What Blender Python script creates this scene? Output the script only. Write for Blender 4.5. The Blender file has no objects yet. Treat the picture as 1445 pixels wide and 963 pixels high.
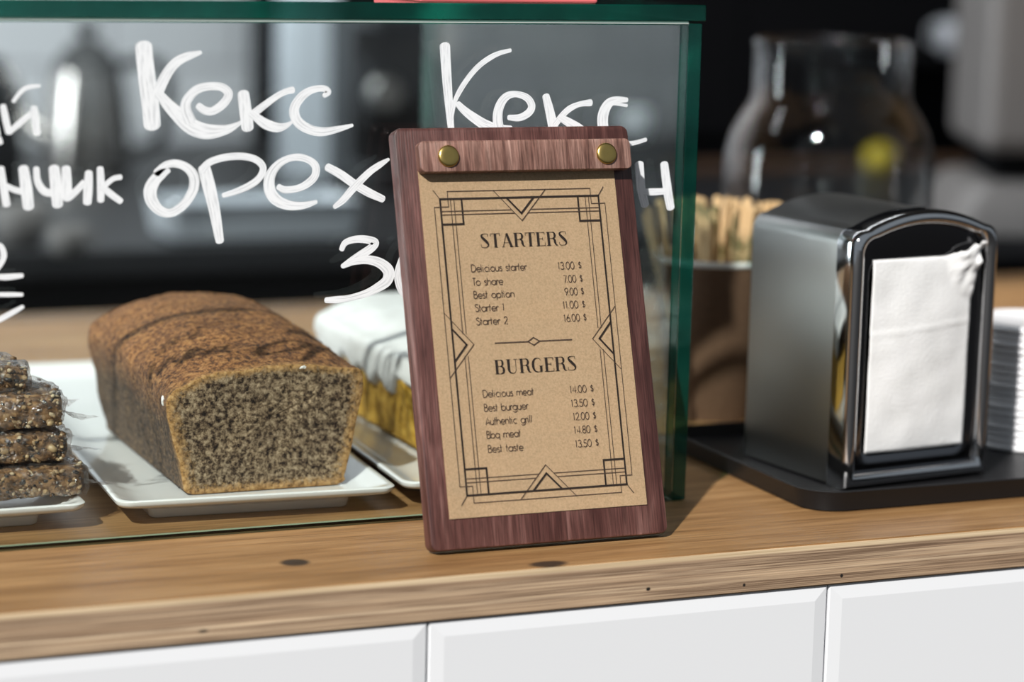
import bpy, bmesh, math, random
from mathutils import Vector, Matrix, noise

scene = bpy.context.scene
COL = scene.collection
PI = math.pi

# ------------------------------------------------------------------ camera, sky, sun, exposure
cam_data = bpy.data.cameras.new('camera')
cam_data.sensor_fit = 'HORIZONTAL'
cam_data.sensor_width = 36.0
cam_data.lens = 3580.0 / 1445.0 * 36.0
cam_data.clip_start = 0.05
cam_data.clip_end = 200
cam = bpy.data.objects.new('camera', cam_data)
COL.objects.link(cam)
YAW, PITCH, ROLL = 0.40274, 0.16976, 0.02455
fwd = Vector((math.sin(YAW) * math.cos(PITCH), math.cos(YAW) * math.cos(PITCH), -math.sin(PITCH)))
rt = fwd.cross(Vector((0, 0, 1))).normalized()
up = rt.cross(fwd)
r2 = rt * math.cos(ROLL) + up * math.sin(ROLL)
u2 = -rt * math.sin(ROLL) + up * math.cos(ROLL)
cam.matrix_world = Matrix(((r2.x, u2.x, -fwd.x, -0.5728), (r2.y, u2.y, -fwd.y, -1.2882),
                           (r2.z, u2.z, -fwd.z, 0.3588), (0, 0, 0, 1)))
cam_data.dof.use_dof = True
cam_data.dof.focus_distance = 1.475
cam_data.dof.aperture_fstop = 3.4
scene.camera = cam

world = bpy.data.worlds.new('sky')
scene.world = world
world.use_nodes = True
bg = world.node_tree.nodes['Background']
bg.inputs[0].default_value = (0.80, 0.90, 1.0, 1)
bg.inputs[1].default_value = 0.30

def add_light(name, kind, loc, energy, direction=None, **kw):
    d = bpy.data.lights.new(name, kind)
    d.energy = energy
    for k, v in kw.items():
        setattr(d, k, v)
    o = bpy.data.objects.new(name, d)
    o.location = loc
    if direction is not None:
        o.rotation_euler = Vector(direction).to_track_quat('-Z', 'Y').to_euler()
    COL.objects.link(o)
    return o

SUN = Vector((0.60, 0.56, -0.70))
add_light('sun', 'SUN', (-3, -3, 4), 5.8, SUN, angle=math.radians(1.2), color=(1.0, 0.97, 0.93))
add_light('back_wall_fill', 'AREA', (-0.3, 1.0, 1.5), 46, (0.05, 1, -0.85), shape='RECTANGLE', size=2.4, size_y=0.3, color=(0.93, 0.97, 1.0))  # added fill without a fixture, brightens the tiled back wall
add_light('kettle_stripe_fill', 'AREA', (-2.2, 1.6, 0.35), 40, (1, 0.12, -0.08), shape='RECTANGLE', size=0.35, size_y=1.1, color=(0.90, 0.95, 1.0))  # added light panel, no window modelled; gives the kettle its bright left stripe

scene.view_settings.view_transform = 'Standard'
scene.view_settings.look = 'None'
scene.view_settings.exposure = 0.0
scene.view_settings.gamma = 1.0
scene.view_settings.use_curve_mapping = False
scene.cycles.transparent_max_bounces = 32
scene.cycles.max_bounces = 16

# ------------------------------------------------------------------ object helpers
def link(name, me, mats, parent=None, loc=(0, 0, 0), rot=(0, 0, 0)):
    o = bpy.data.objects.new(name, me)
    for m in (mats if isinstance(mats, (list, tuple)) else [mats]):
        me.materials.append(m)
    o.location = loc
    o.rotation_euler = rot
    if parent:
        o.parent = parent
    COL.objects.link(o)
    return o

def obj(name, bm, mats, parent=None, loc=(0, 0, 0), rot=(0, 0, 0), smooth=False, angle=None):
    bmesh.ops.recalc_face_normals(bm, faces=bm.faces[:])
    me = bpy.data.meshes.new(name)
    bm.to_mesh(me)
    bm.free()
    if smooth or angle:
        for p in me.polygons:
            p.use_smooth = True
        if angle:
            me.set_sharp_from_angle(angle=math.radians(angle))
    return link(name, me, mats, parent, loc, rot)

def thing(name, label, cat, loc=(0, 0, 0), rot=(0, 0, 0), group=None):
    o = bpy.data.objects.new(name, None)
    o.empty_display_size = 0.02
    o.location = loc
    o.rotation_euler = rot
    COL.objects.link(o)
    return tag(o, label, cat, group)

def tag(o, label, cat, group=None):
    o['label'] = label
    o['category'] = cat
    if group:
        o['group'] = group
    return o

def struct(o):
    o['kind'] = 'structure'
    return o

def dup(root, label, loc, rot):
    r = root.copy()
    COL.objects.link(r)
    r.location = loc
    r.rotation_euler = rot
    r['label'] = label
    for ch in list(root.children):
        c = ch.copy()
        COL.objects.link(c)
        c.parent = r
    return r

def box(bm, x0, x1, y0, y1, z0, z1, bev=0, seg=2, mat=0):
    vs = [bm.verts.new(p) for p in ((x0, y0, z0), (x1, y0, z0), (x1, y1, z0), (x0, y1, z0),
                                     (x0, y0, z1), (x1, y0, z1), (x1, y1, z1), (x0, y1, z1))]
    fs = [bm.faces.new([vs[i] for i in f]) for f in ((3, 2, 1, 0), (4, 5, 6, 7), (0, 1, 5, 4), (1, 2, 6, 5), (2, 3, 7, 6), (3, 0, 4, 7))]
    for f in fs:
        f.material_index = mat
    if bev:
        es = list({e for f in fs for e in f.edges})
        r = bmesh.ops.bevel(bm, geom=es, offset=bev, segments=seg, affect='EDGES', profile=0.5)
        for f in r['faces']:
            f.material_index = mat
    return fs

def loft(bm, loops, close=True, cap0=False, cap1=False, mat=0):
    rows = [[bm.verts.new(p) for p in lp] for lp in loops]
    n = len(rows[0])
    for a, b in zip(rows, rows[1:]):
        for i in range(n if close else n - 1):
            j = (i + 1) % n
            f = bm.faces.new((a[i], a[j], b[j], b[i]))
            f.material_index = mat
    for row, c in ((rows[0], cap0), (rows[-1], cap1)):
        if c:
            f = bm.faces.new(row)
            f.material_index = mat
    return rows

def lathe(bm, prof, n=48, c=(0, 0, 0), mat=0, cap0=False, cap1=False):
    loops = [[(c[0] + r * math.cos(2 * PI * k / n), c[1] + r * math.sin(2 * PI * k / n), c[2] + z) for k in range(n)] for r, z in prof]
    return loft(bm, loops, True, cap0, cap1, mat)

def catmull(pts, steps=8):
    out = []
    n = len(pts)
    if n < 3:
        return [tuple(p) for p in pts]
    for i in range(n - 1):
        p0, p1, p2, p3 = pts[max(i - 1, 0)], pts[i], pts[i + 1], pts[min(i + 2, n - 1)]
        for s in range(steps):
            t = s / steps
            out.append(tuple(0.5 * (2 * b + (c - a) * t + (2 * a - 5 * b + 4 * c - d) * t * t + (3 * b - a - 3 * c + d) * t ** 3)
                             for a, b, c, d in zip(p0, p1, p2, p3)))
    out.append(tuple(pts[-1]))
    return out

def tube(bm, pts, r, n=10, mat=0):
    """round tube along a 3-D polyline, r may be a list"""
    loops = []
    for i, p in enumerate(pts):
        p = Vector(p)
        d = (Vector(pts[min(i + 1, len(pts) - 1)]) - Vector(pts[max(i - 1, 0)])).normalized()
        a = d.orthogonal().normalized() if i == 0 else (pa - d * pa.dot(d)).normalized()
        pa = a
        b = d.cross(a)
        rr = r[i] if isinstance(r, (list, tuple)) else r
        loops.append([tuple(p + a * math.cos(2 * PI * k / n) * rr + b * math.sin(2 * PI * k / n) * rr) for k in range(n)])
    loft(bm, loops, True, True, True, mat)

def ribbon(bm, pts, w, to3, smooth=8, caps=True, uv=None):
    """flat stroke along 2-D points (x, y) or (x, y, width); to3 maps (x, y) into space"""
    P = [(p[0], p[1], (p[2] if len(p) > 2 else w)) for p in pts]
    P = catmull(P, smooth) if smooth and len(P) > 2 else P
    Q = [P[0]]
    for p in P[1:]:
        if math.hypot(p[0] - Q[-1][0], p[1] - Q[-1][1]) > 1e-7:
            Q.append(p)
    P = Q
    if len(P) < 2:
        return
    rows = []
    def row(x, y, nx, ny, h):
        rows.append([bm.verts.new(to3(x + nx * h * s, y + ny * h * s)) for s in (-1, -0.5, 0, 0.5, 1)])
    for i, (x, y, ww) in enumerate(P):
        a, b = P[max(i - 1, 0)], P[min(i + 1, len(P) - 1)]
        dx, dy = b[0] - a[0], b[1] - a[1]
        L = math.hypot(dx, dy) or 1e-9
        dx, dy = dx / L, dy / L
        nx, ny = -dy, dx
        h = ww / 2
        if i == 0 and caps:
            for q in (0.96, 0.7, 0.35):
                row(x - dx * h * q * 0.7, y - dy * h * q * 0.7, nx, ny, h * math.sqrt(1 - q * q))
        row(x, y, nx, ny, h)
        if i == len(P) - 1 and caps:
            for q in (0.35, 0.7, 0.96):
                row(x + dx * h * q * 0.7, y + dy * h * q * 0.7, nx, ny, h * math.sqrt(1 - q * q))
    dist = 0.0
    prev = None
    for a, b in zip(rows, rows[1:]):
        step = (b[2].co - a[2].co).length
        for k in range(4):
            f = bm.faces.new((a[k], a[k + 1], b[k + 1], b[k]))
            if uv is not None:
                for l, (u_, v_) in zip(f.loops, ((k / 4, dist), ((k + 1) / 4, dist), ((k + 1) / 4, dist + step), (k / 4, dist + step))):
                    l[uv].uv = (u_, v_)
        dist += step

def rrect(w, d, r, n=6, cx=0, cy=0):
    """rounded rectangle outline, counter-clockwise"""
    out = []
    for (sx, sy, a0) in ((1, -1, -PI / 2), (1, 1, 0), (-1, 1, PI / 2), (-1, -1, PI)):
        for k in range(n + 1):
            a = a0 + PI / 2 * k / n
            out.append((cx + sx * (w / 2 - r) + r * math.cos(a), cy + sy * (d / 2 - r) + r * math.sin(a)))
    return out

def nz(x, y, z, s, seed=0.0):
    return noise.noise(Vector((x * s + seed, y * s + seed * 1.7, z * s - seed)))

# ------------------------------------------------------------------ materials
def new_mat(name):
    m = bpy.data.materials.new(name)
    m.use_nodes = True
    nt = m.node_tree
    return m, nt, nt.nodes['Principled BSDF']

def plain(name, col, rough=0.5, metal=0.0, spec=0.5, coat=0.0, sheen=0.0):
    m, nt, b = new_mat(name)
    b.inputs['Base Color'].default_value = (*col, 1)
    b.inputs['Roughness'].default_value = rough
    b.inputs['Metallic'].default_value = metal
    b.inputs['Specular IOR Level'].default_value = spec
    b.inputs['Coat Weight'].default_value = coat
    b.inputs['Coat Roughness'].default_value = 0.05
    return m

def N(nt, t, **kw):
    n = nt.nodes.new(t)
    for k, v in kw.items():
        setattr(n, k, v)
    return n

def coords(nt, scale=(1, 1, 1), out='Object', rot=(0, 0, 0)):
    tc = N(nt, 'ShaderNodeTexCoord')
    mp = N(nt, 'ShaderNodeMapping')
    mp.inputs['Scale'].default_value = scale
    mp.inputs['Rotation'].default_value = rot
    nt.links.new(tc.outputs[out], mp.inputs['Vector'])
    return mp.outputs['Vector']

def noise_tex(nt, vec, scale, detail=4, rough=0.55, dist=0.0):
    n = N(nt, 'ShaderNodeTexNoise')
    n.inputs['Scale'].default_value = scale
    n.inputs['Detail'].default_value = detail
    n.inputs['Roughness'].default_value = rough
    n.inputs['Distortion'].default_value = dist
    nt.links.new(vec, n.inputs['Vector'])
    return n.outputs['Fac']

def ramp(nt, fac, stops, interp='LINEAR'):
    r = N(nt, 'ShaderNodeValToRGB')
    r.color_ramp.interpolation = interp
    el = r.color_ramp.elements
    while len(el) < len(stops):
        el.new(0.5)
    for e, (p, c) in zip(el, stops):
        e.position = p
        e.color = (*c, 1) if len(c) == 3 else c
    nt.links.new(fac, r.inputs['Fac'])
    return r.outputs['Color']

def mixc(nt, fac, a, b, mode='MIX'):
    n = N(nt, 'ShaderNodeMix', data_type='RGBA', blend_type=mode)
    for sock, v in ((n.inputs['Factor'], fac), (n.inputs['A'], a), (n.inputs['B'], b)):
        if isinstance(v, (int, float)):
            sock.default_value = v
        elif isinstance(v, tuple):
            sock.default_value = (*v, 1)
        else:
            nt.links.new(v, sock)
    return n.outputs['Result']

def mathn(nt, op, a, b=None, c=None):
    n = N(nt, 'ShaderNodeMath', operation=op)
    for i, v in enumerate((a, b, c)):
        if v is None:
            continue
        if isinstance(v, (int, float)):
            n.inputs[i].default_value = v
        else:
            nt.links.new(v, n.inputs[i])
    return n.outputs[0]

def bump(nt, b, height, strength=0.3, dist=0.001):
    n = N(nt, 'ShaderNodeBump')
    n.inputs['Strength'].default_value = strength
    n.inputs['Distance'].default_value = dist
    nt.links.new(height, n.inputs['Height'])
    nt.links.new(n.outputs['Normal'], b.inputs['Normal'])

def sep(nt, vec):
    s = N(nt, 'ShaderNodeSeparateXYZ')
    nt.links.new(vec, s.inputs[0])
    return s.outputs

def spots(nt, vec, pts):
    """mask of small ellipses at (x, y, z, rx, ry, rz)"""
    total = None
    for (x, y, z, rx, ry, rz) in pts:
        mp = N(nt, 'ShaderNodeMapping', vector_type='POINT')
        mp.inputs['Location'].default_value = (-x / rx, -y / ry, -z / rz)
        mp.inputs['Scale'].default_value = (1 / rx, 1 / ry, 1 / rz)
        nt.links.new(vec, mp.inputs['Vector'])
        ln = N(nt, 'ShaderNodeVectorMath', operation='LENGTH')
        nt.links.new(mp.outputs['Vector'], ln.inputs[0])
        mr = N(nt, 'ShaderNodeMapRange')
        mr.inputs['From Min'].default_value = 0.75
        mr.inputs['From Max'].default_value = 1.15
        mr.inputs['To Min'].default_value = 1
        mr.inputs['To Max'].default_value = 0
        nt.links.new(ln.outputs['Value'], mr.inputs['Value'])
        total = mr.outputs[0] if total is None else mathn(nt, 'MAXIMUM', total, mr.outputs[0])
    return total

def wood(name, stops, scale, rough=0.5, fine=None, fine_amt=0.5, bmp=0.15, wave=None, knots=None):
    m, nt, b = new_mat(name)
    v = coords(nt, scale)
    f = noise_tex(nt, v, 1.0, 6, 0.6, 0.6)
    if wave:
        f = mathn(nt, 'ADD', mathn(nt, 'MULTIPLY', f, 1 - wave[3]), mathn(nt, 'MULTIPLY', noise_tex(nt, coords(nt, wave[:3]), 1.0, 3, 0.5, 1.5), wave[3]))
    c = ramp(nt, f, stops)
    if fine:
        f2 = noise_tex(nt, coords(nt, fine), 1.0, 3, 0.7)
        c2 = ramp(nt, f2, ((0.37, (0.45, 0.42, 0.40)), (0.52, (0.98, 0.98, 0.98)), (0.66, (1.35, 1.35, 1.35))))
        c = mixc(nt, fine_amt, c, c2, 'MULTIPLY')
        bump(nt, b, f2, bmp, 0.0006)
    if knots:
        k = spots(nt, coords(nt), knots)
        c = mixc(nt, k, c, (0.035, 0.022, 0.014))
    nt.links.new(c, b.inputs['Base Color'])
    b.inputs['Roughness'].default_value = rough
    return m

def clear_glass(name, tint=(0.96, 0.985, 0.975), ior=1.5, power=5.0):
    m = bpy.data.materials.new(name)
    m.use_nodes = True
    nt = m.node_tree
    nt.nodes.remove(nt.nodes['Principled BSDF'])
    out = nt.nodes['Material Output']
    tr = N(nt, 'ShaderNodeBsdfTransparent')
    tr.inputs[0].default_value = (*tint, 1)
    gl = N(nt, 'ShaderNodeBsdfGlossy')
    gl.inputs['Roughness'].default_value = 0.01
    fr = N(nt, 'ShaderNodeLayerWeight')
    fr.inputs['Blend'].default_value = 0.5
    f0 = ((ior - 1) / (ior + 1)) ** 2
    refl = mathn(nt, 'MULTIPLY_ADD', mathn(nt, 'POWER', fr.outputs['Facing'], power), 1 - f0, f0)
    mx = N(nt, 'ShaderNodeMixShader')
    nt.links.new(refl, mx.inputs[0])
    nt.links.new(tr.outputs[0], mx.inputs[1])
    nt.links.new(gl.outputs[0], mx.inputs[2])
    nt.links.new(mx.outputs[0], out.inputs[0])
    return m, nt, gl, fr

M = {}
M['glass'] = clear_glass('clear_glass')[0]
def green_edge():
    m, nt, b = new_mat('green_glass_edge')
    f = noise_tex(nt, coords(nt, (14, 14, 14)), 1.0, 3, 0.6)
    c = ramp(nt, f, ((0.35, (0.0005, 0.018, 0.013)), (0.55, (0.001, 0.042, 0.030)), (0.75, (0.003, 0.13, 0.085))))
    nt.links.new(c, b.inputs['Base Color'])
    b.inputs['Roughness'].default_value = 0.12
    tr = N(nt, 'ShaderNodeBsdfTransparent')
    tr.inputs[0].default_value = (0.25, 0.75, 0.62, 1)
    mx = N(nt, 'ShaderNodeMixShader')
    mx.inputs[0].default_value = 0.25
    b.inputs['Specular IOR Level'].default_value = 0.3
    nt.links.new(b.outputs[0], mx.inputs[1])
    nt.links.new(tr.outputs[0], mx.inputs[2])
    nt.links.new(mx.outputs[0], nt.nodes['Material Output'].inputs[0])
    return m
M['green'] = green_edge()
M['pale_green'] = plain('pale_green_bevel', (0.16, 0.20, 0.13), 0.4)
M['bead'] = plain('clear_bead', (0.62, 0.66, 0.62), 0.3)

M['oak'] = wood('oak_worktop', ((0.25, (0.150, 0.072, 0.025)), (0.45, (0.265, 0.143, 0.056)), (0.6, (0.325, 0.185, 0.078)), (0.8, (0.40, 0.25, 0.120))),
                (5, 75, 75), 0.42, (14, 520, 520), 0.55, 0.10,
                knots=[(-0.149, 0.0035, 0, 0.0085, 0.0075, 0.01), (-0.0165, -0.0415, 0, 0.0115, 0.0060, 0.01)])

def plywood():
    m, nt, b = new_mat('plywood_edge')
    v = coords(nt)
    f = noise_tex(nt, coords(nt, (1.5, 1.5, 480)), 1.0, 5, 0.7, 0.4)
    c = ramp(nt, f, ((0.30, (0.14, 0.085, 0.052)), (0.42, (0.32, 0.215, 0.135)), (0.56, (0.44, 0.315, 0.205)), (0.72, (0.66, 0.51, 0.35))))
    f2 = noise_tex(nt, coords(nt, (12, 12, 1500)), 1.0, 2, 0.7)
    c = mixc(nt, 0.8, c, ramp(nt, f2, ((0.37, (0.34, 0.28, 0.25)), (0.50, (0.95, 0.95, 0.95)), (0.66, (1.3, 1.28, 1.24)))), 'MULTIPLY')
    zz = sep(nt, v)[2]
    top = N(nt, 'ShaderNodeMapRange')
    top.inputs['From Min'].default_value = -0.0042
    top.inputs['From Max'].default_value = -0.0030
    nt.links.new(zz, top.inputs['Value'])
    f3 = noise_tex(nt, coords(nt, (6, 6, 900)), 1.0, 3, 0.6)
    light = ramp(nt, f3, ((0.3, (0.46, 0.33, 0.19)), (0.7, (0.76, 0.60, 0.40))))
    c = mixc(nt, top.outputs[0], c, light)
    k = spots(nt, v, [(0.043, -0.047, -0.0180, 0.0014, 0.02, 0.0011), (0.104, -0.047, -0.0208, 0.0009, 0.02, 0.0010),
                      (0.168, -0.047, -0.0205, 0.0010, 0.02, 0.0012), (-0.2155, -0.047, -0.0190, 0.0028, 0.02, 0.0009)])
    c = mixc(nt, k, c, (0.01, 0.007, 0.005))
    nt.links.new(c, b.inputs['Base Color'])
    b.inputs['Roughness'].default_value = 0.6
    bump(nt, b, f2, 0.25, 0.0005)
    return m
M['ply'] = plywood()
M['tile'] = plain('white_glazed_tile', (0.74, 0.75, 0.77), 0.18, coat=0.3)
M['grout'] = plain('grout', (0.55, 0.55, 0.55), 0.8)
M['caulk'] = plain('grey_caulk', (0.22, 0.23, 0.25), 0.6)

M['walnut'] = wood('walnut_board', ((0.30, (0.030, 0.010, 0.008)), (0.44, (0.068, 0.024, 0.020)), (0.56, (0.120, 0.050, 0.042)), (0.72, (0.26, 0.140, 0.122))),
                   (150, 60, 6), 0.42, (1100, 900, 34), 0.85, 0.3, wave=(34, 60, 9, 0.5))
M['walnut_bar'] = wood('walnut_clip_bar', ((0.30, (0.085, 0.036, 0.028)), (0.46, (0.185, 0.092, 0.070)), (0.6, (0.27, 0.150, 0.118)), (0.78, (0.42, 0.27, 0.22))),
                       (240, 60, 14), 0.45, (1100, 900, 60), 0.8, 0.25)
M['walnut_edge'] = plain('walnut_edge', (0.06, 0.022, 0.019), 0.4)
M['brass'] = plain('aged_brass', (0.50, 0.36, 0.12), 0.33, 1.0)

def kraft():
    m, nt, b = new_mat('kraft_paper')
    f = noise_tex(nt, coords(nt, (900, 900, 900)), 1.0, 3, 0.7)
    c = ramp(nt, f, ((0.25, (0.54, 0.385, 0.23)), (0.5, (0.67, 0.49, 0.30)), (0.75, (0.75, 0.56, 0.36))))
    nt.links.new(c, b.inputs['Base Color'])
    b.inputs['Roughness'].default_value = 0.85
    b.inputs['Specular IOR Level'].default_value = 0.15
    return m
M['kraft'] = kraft()
M['ink'] = plain('black_ink', (0.022, 0.015, 0.012), 0.7, spec=0.2)
M['ink_thin'] = plain('thin_black_ink', (0.075, 0.050, 0.036), 0.8, spec=0.2)

def marker():
    m, nt, b = new_mat('white_marker')
    v = coords(nt, (6, 60, 1), 'UV')
    f = noise_tex(nt, v, 1.0, 3, 0.6)
    c = ramp(nt, f, ((0.30, (0.52, 0.54, 0.56)), (0.50, (0.83, 0.85, 0.87)), (0.8, (0.88, 0.89, 0.90))))
    nt.links.new(c, b.inputs['Base Color'])
    b.inputs['Roughness'].default_value = 0.7
    return m
M['marker'] = marker()
M['porcelain'] = plain('white_porcelain', (0.76, 0.76, 0.75), 0.16, coat=0.4)

def crust():
    m, nt, b = new_mat('loaf_crust')
    v = coords(nt)
    xyz = sep(nt, v)
    f = noise_tex(nt, coords(nt, (330, 330, 330)), 1.0, 5, 0.75)
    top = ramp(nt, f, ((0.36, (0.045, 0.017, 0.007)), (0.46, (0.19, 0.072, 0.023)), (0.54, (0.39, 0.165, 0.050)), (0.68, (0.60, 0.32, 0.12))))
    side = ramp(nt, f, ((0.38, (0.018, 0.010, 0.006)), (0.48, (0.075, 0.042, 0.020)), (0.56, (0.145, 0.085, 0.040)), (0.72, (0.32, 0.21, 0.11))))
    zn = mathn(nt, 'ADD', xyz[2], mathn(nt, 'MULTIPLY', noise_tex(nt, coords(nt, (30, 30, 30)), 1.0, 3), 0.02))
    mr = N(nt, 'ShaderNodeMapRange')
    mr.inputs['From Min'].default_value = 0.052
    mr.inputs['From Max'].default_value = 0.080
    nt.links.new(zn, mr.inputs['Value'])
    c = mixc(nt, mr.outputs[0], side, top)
    lo = noise_tex(nt, coords(nt, (24, 24, 24)), 1.0, 3)
    c = mixc(nt, 0.7, c, ramp(nt, lo, ((0.3, (0.50, 0.46, 0.42)), (0.6, (1.05, 1.05, 1.05)))), 'MULTIPLY')
    # a golden baked edge next to the cut
    yy = N(nt, 'ShaderNodeMapRange')
    yy.inputs['From Min'].default_value = 0.008
    yy.inputs['From Max'].default_value = 0.002
    nt.links.new(mathn(nt, 'ADD', xyz[1], mathn(nt, 'MULTIPLY', f, 0.006)), yy.inputs['Value'])
    gold = ramp(nt, f, ((0.38, (0.12, 0.055, 0.018)), (0.5, (0.42, 0.22, 0.075)), (0.7, (0.58, 0.36, 0.15))))
    c = mixc(nt, mathn(nt, 'MULTIPLY', yy.outputs[0], 0.8), c, gold)
    nt.links.new(c, b.inputs['Base Color'])
    b.inputs['Roughness'].default_value = 0.75
    bump(nt, b, f, 1.0, 0.0024)
    return m
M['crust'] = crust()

def crumb():
    m, nt, b = new_mat('poppy_crumb')
    f = noise_tex(nt, coords(nt, (300, 300, 300)), 1.0, 5, 0.75)
    c = ramp(nt, f, ((0.38, (0.014, 0.009, 0.007)), (0.455, (0.085, 0.055, 0.034)), (0.52, (0.225, 0.160, 0.100)), (0.66, (0.50, 0.39, 0.26))))
    lo = noise_tex(nt, coords(nt, (45, 45, 45)), 1.0, 3)
    c = mixc(nt, 0.6, c, ramp(nt, lo, ((0.35, (0.62, 0.60, 0.60)), (0.65, (1.15, 1.12, 1.05)))), 'MULTIPLY')
    f2 = noise_tex(nt, coords(nt, (330, 330, 330)), 1.0, 4, 0.7)
    gold = ramp(nt, f2, ((0.34, (0.10, 0.045, 0.014)), (0.46, (0.36, 0.19, 0.065)), (0.7, (0.55, 0.36, 0.17))))
    uvx = sep(nt, coords(nt, (1, 1, 1), 'UV'))[0]
    e = mathn(nt, 'ADD', uvx, mathn(nt, 'MULTIPLY', mathn(nt, 'SUBTRACT', f2, 0.5), 0.35))
    mr = N(nt, 'ShaderNodeMapRange')
    mr.inputs['From Min'].default_value = 0.86
    mr.inputs['From Max'].default_value = 0.98
    nt.links.new(e, mr.inputs['Value'])
    c = mixc(nt, mr.outputs[0], c, gold)
    nt.links.new(c, b.inputs['Base Color'])
    b.inputs['Roughness'].default_value = 0.9
    b.inputs['Specular IOR Level'].default_value = 0.2
    bump(nt, b, f, 0.9, 0.0015)
    return m
M['crumb'] = crumb()
def speckled(name, stops, s, rough=0.8, bmp=0.5, spec=0.3):
    m, nt, b = new_mat(name)
    f = noise_tex(nt, coords(nt, (s, s, s)), 1.0, 4, 0.65)
    nt.links.new(ramp(nt, f, stops), b.inputs['Base Color'])
    b.inputs['Roughness'].default_value = rough
    b.inputs['Specular IOR Level'].default_value = spec
    if bmp:
        bump(nt, b, f, bmp, 0.001)
    return m
M['lemon_cake'] = speckled('lemon_cake', ((0.3, (0.24, 0.115, 0.012)), (0.5, (0.48, 0.27, 0.035)), (0.75, (0.66, 0.44, 0.10))), 160)
M['icing'] = speckled('sugar_icing', ((0.3, (0.60, 0.59, 0.585)), (0.7, (0.72, 0.72, 0.715))), 60, 0.45, 0.2, 0.5)
M['crumb_white'] = plain('sugar_flake', (0.85, 0.83, 0.80), 0.6)
M['bar_body'] = speckled('seed_bar', ((0.34, (0.016, 0.010, 0.007)), (0.48, (0.16, 0.085, 0.036)), (0.58, (0.33, 0.19, 0.085)), (0.7, (0.58, 0.40, 0.21))), 170, 0.5)
M['seed_a'] = plain('seed_beige', (0.36, 0.25, 0.13), 0.5)
M['seed_b'] = plain('seed_brown', (0.16, 0.085, 0.035), 0.45)
M['seed_c'] = plain('seed_dark', (0.018, 0.013, 0.011), 0.4)
M['seed_d'] = plain('seed_cream', (0.52, 0.42, 0.27), 0.55)

def film(name='clear_film', haze=0.13, tint=(0.93, 0.91, 0.90), ior=1.75):
    m, nt, gl, fr = clear_glass(name, tint, ior)
    gl.inputs['Roughness'].default_value = 0.12
    f = noise_tex(nt, coords(nt, (90, 90, 90)), 1.0, 4, 0.6, 1.0)
    bn = N(nt, 'ShaderNodeBump')
    bn.inputs['Strength'].default_value = 0.9
    bn.inputs['Distance'].default_value = 0.006
    nt.links.new(f, bn.inputs['Height'])
    nt.links.new(bn.outputs['Normal'], gl.inputs['Normal'])
    nt.links.new(bn.outputs['Normal'], fr.inputs['Normal'])
    df = N(nt, 'ShaderNodeBsdfDiffuse')
    df.inputs[0].default_value = (0.55, 0.53, 0.52, 1)
    out = nt.nodes['Material Output']
    old = out.inputs[0].links[0].from_socket
    mx = N(nt, 'ShaderNodeMixShader')
    st = noise_tex(nt, coords(nt, (60, 260, 160)), 1.0, 4, 0.7, 1.5)
    hz = N(nt, 'ShaderNodeMapRange')
    hz.inputs['From Min'].default_value = 0.45
    hz.inputs['From Max'].default_value = 0.75
    hz.inputs['To Min'].default_value = 0.0
    hz.inputs['To Max'].default_value = haze
    nt.links.new(st, hz.inputs['Value'])
    nt.links.new(hz.outputs[0], mx.inputs[0])
    nt.links.new(old, mx.inputs[1])
    nt.links.new(df.outputs[0], mx.inputs[2])
    nt.links.new(mx.outputs[0], out.inputs[0])
    return m
M['film'] = film()
M['film_bag'] = film('clear_bag_film', 0.45, (0.90, 0.92, 0.93), 2.3)

def brushed(name, col, rough, axis=(8, 8, 900), amt=0.12):
    m, nt, b = new_mat(name)
    f = noise_tex(nt, coords(nt, axis), 1.0, 3, 0.6)
    r = N(nt, 'ShaderNodeMapRange')
    r.inputs['To Min'].default_value = rough - amt
    r.inputs['To Max'].default_value = rough + amt
    nt.links.new(f, r.inputs['Value'])
    nt.links.new(r.outputs[0], b.inputs['Roughness'])
    b.inputs['Base Color'].default_value = (*col, 1)
    b.inputs['Metallic'].default_value = 1
    return m
M['steel'] = brushed('brushed_steel', (0.40, 0.40, 0.385), 0.30, (90, 90, 90), 0.012)
M['chrome'] = plain('chrome', (0.62, 0.62, 0.63), 0.07, 1.0)
M['plate_chrome'] = plain('dark_chrome', (0.16, 0.16, 0.17), 0.10, 1.0)
def napkin_mat():
    m, nt, b = new_mat('napkin_paper')
    v = N(nt, 'ShaderNodeTexVoronoi')
    v.inputs['Scale'].default_value = 620
    nt.links.new(coords(nt), v.inputs['Vector'])
    f = noise_tex(nt, coords(nt, (60, 60, 60)), 1.0, 3)
    nt.links.new(ramp(nt, f, ((0.2, (0.72, 0.72, 0.71)), (0.8, (0.82, 0.82, 0.82)))), b.inputs['Base Color'])
    b.inputs['Roughness'].default_value = 0.95
    b.inputs['Specular IOR Level'].default_value = 0.1
    bump(nt, b, v.outputs['Distance'], 0.35, 0.0004)
    return m
M['napkin'] = napkin_mat()
M['black_tray'] = plain('black_plastic', (0.009, 0.009, 0.010), 0.42, spec=0.3)
M['cup_kraft'] = speckled('brown_cup_paper', ((0.3, (0.105, 0.058, 0.034)), (0.7, (0.14, 0.080, 0.048))), 300, 0.7, 0)
M['cup_white'] = plain('white_cup_rim', (0.80, 0.79, 0.76), 0.5)
M['birch'] = wood('birch_stick', ((0.3, (0.44, 0.28, 0.13)), (0.5, (0.60, 0.42, 0.22)), (0.75, (0.72, 0.55, 0.33))), (60, 60, 9), 0.7)
M['lid'] = plain('white_lid_plastic', (0.78, 0.78, 0.80), 0.28)
M['pink'] = plain('pink_card', (0.80, 0.16, 0.17), 0.6)
M['jar'] = clear_glass('jar_glass', (0.985, 0.99, 0.99), 1.28, 4.0)[0]

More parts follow.
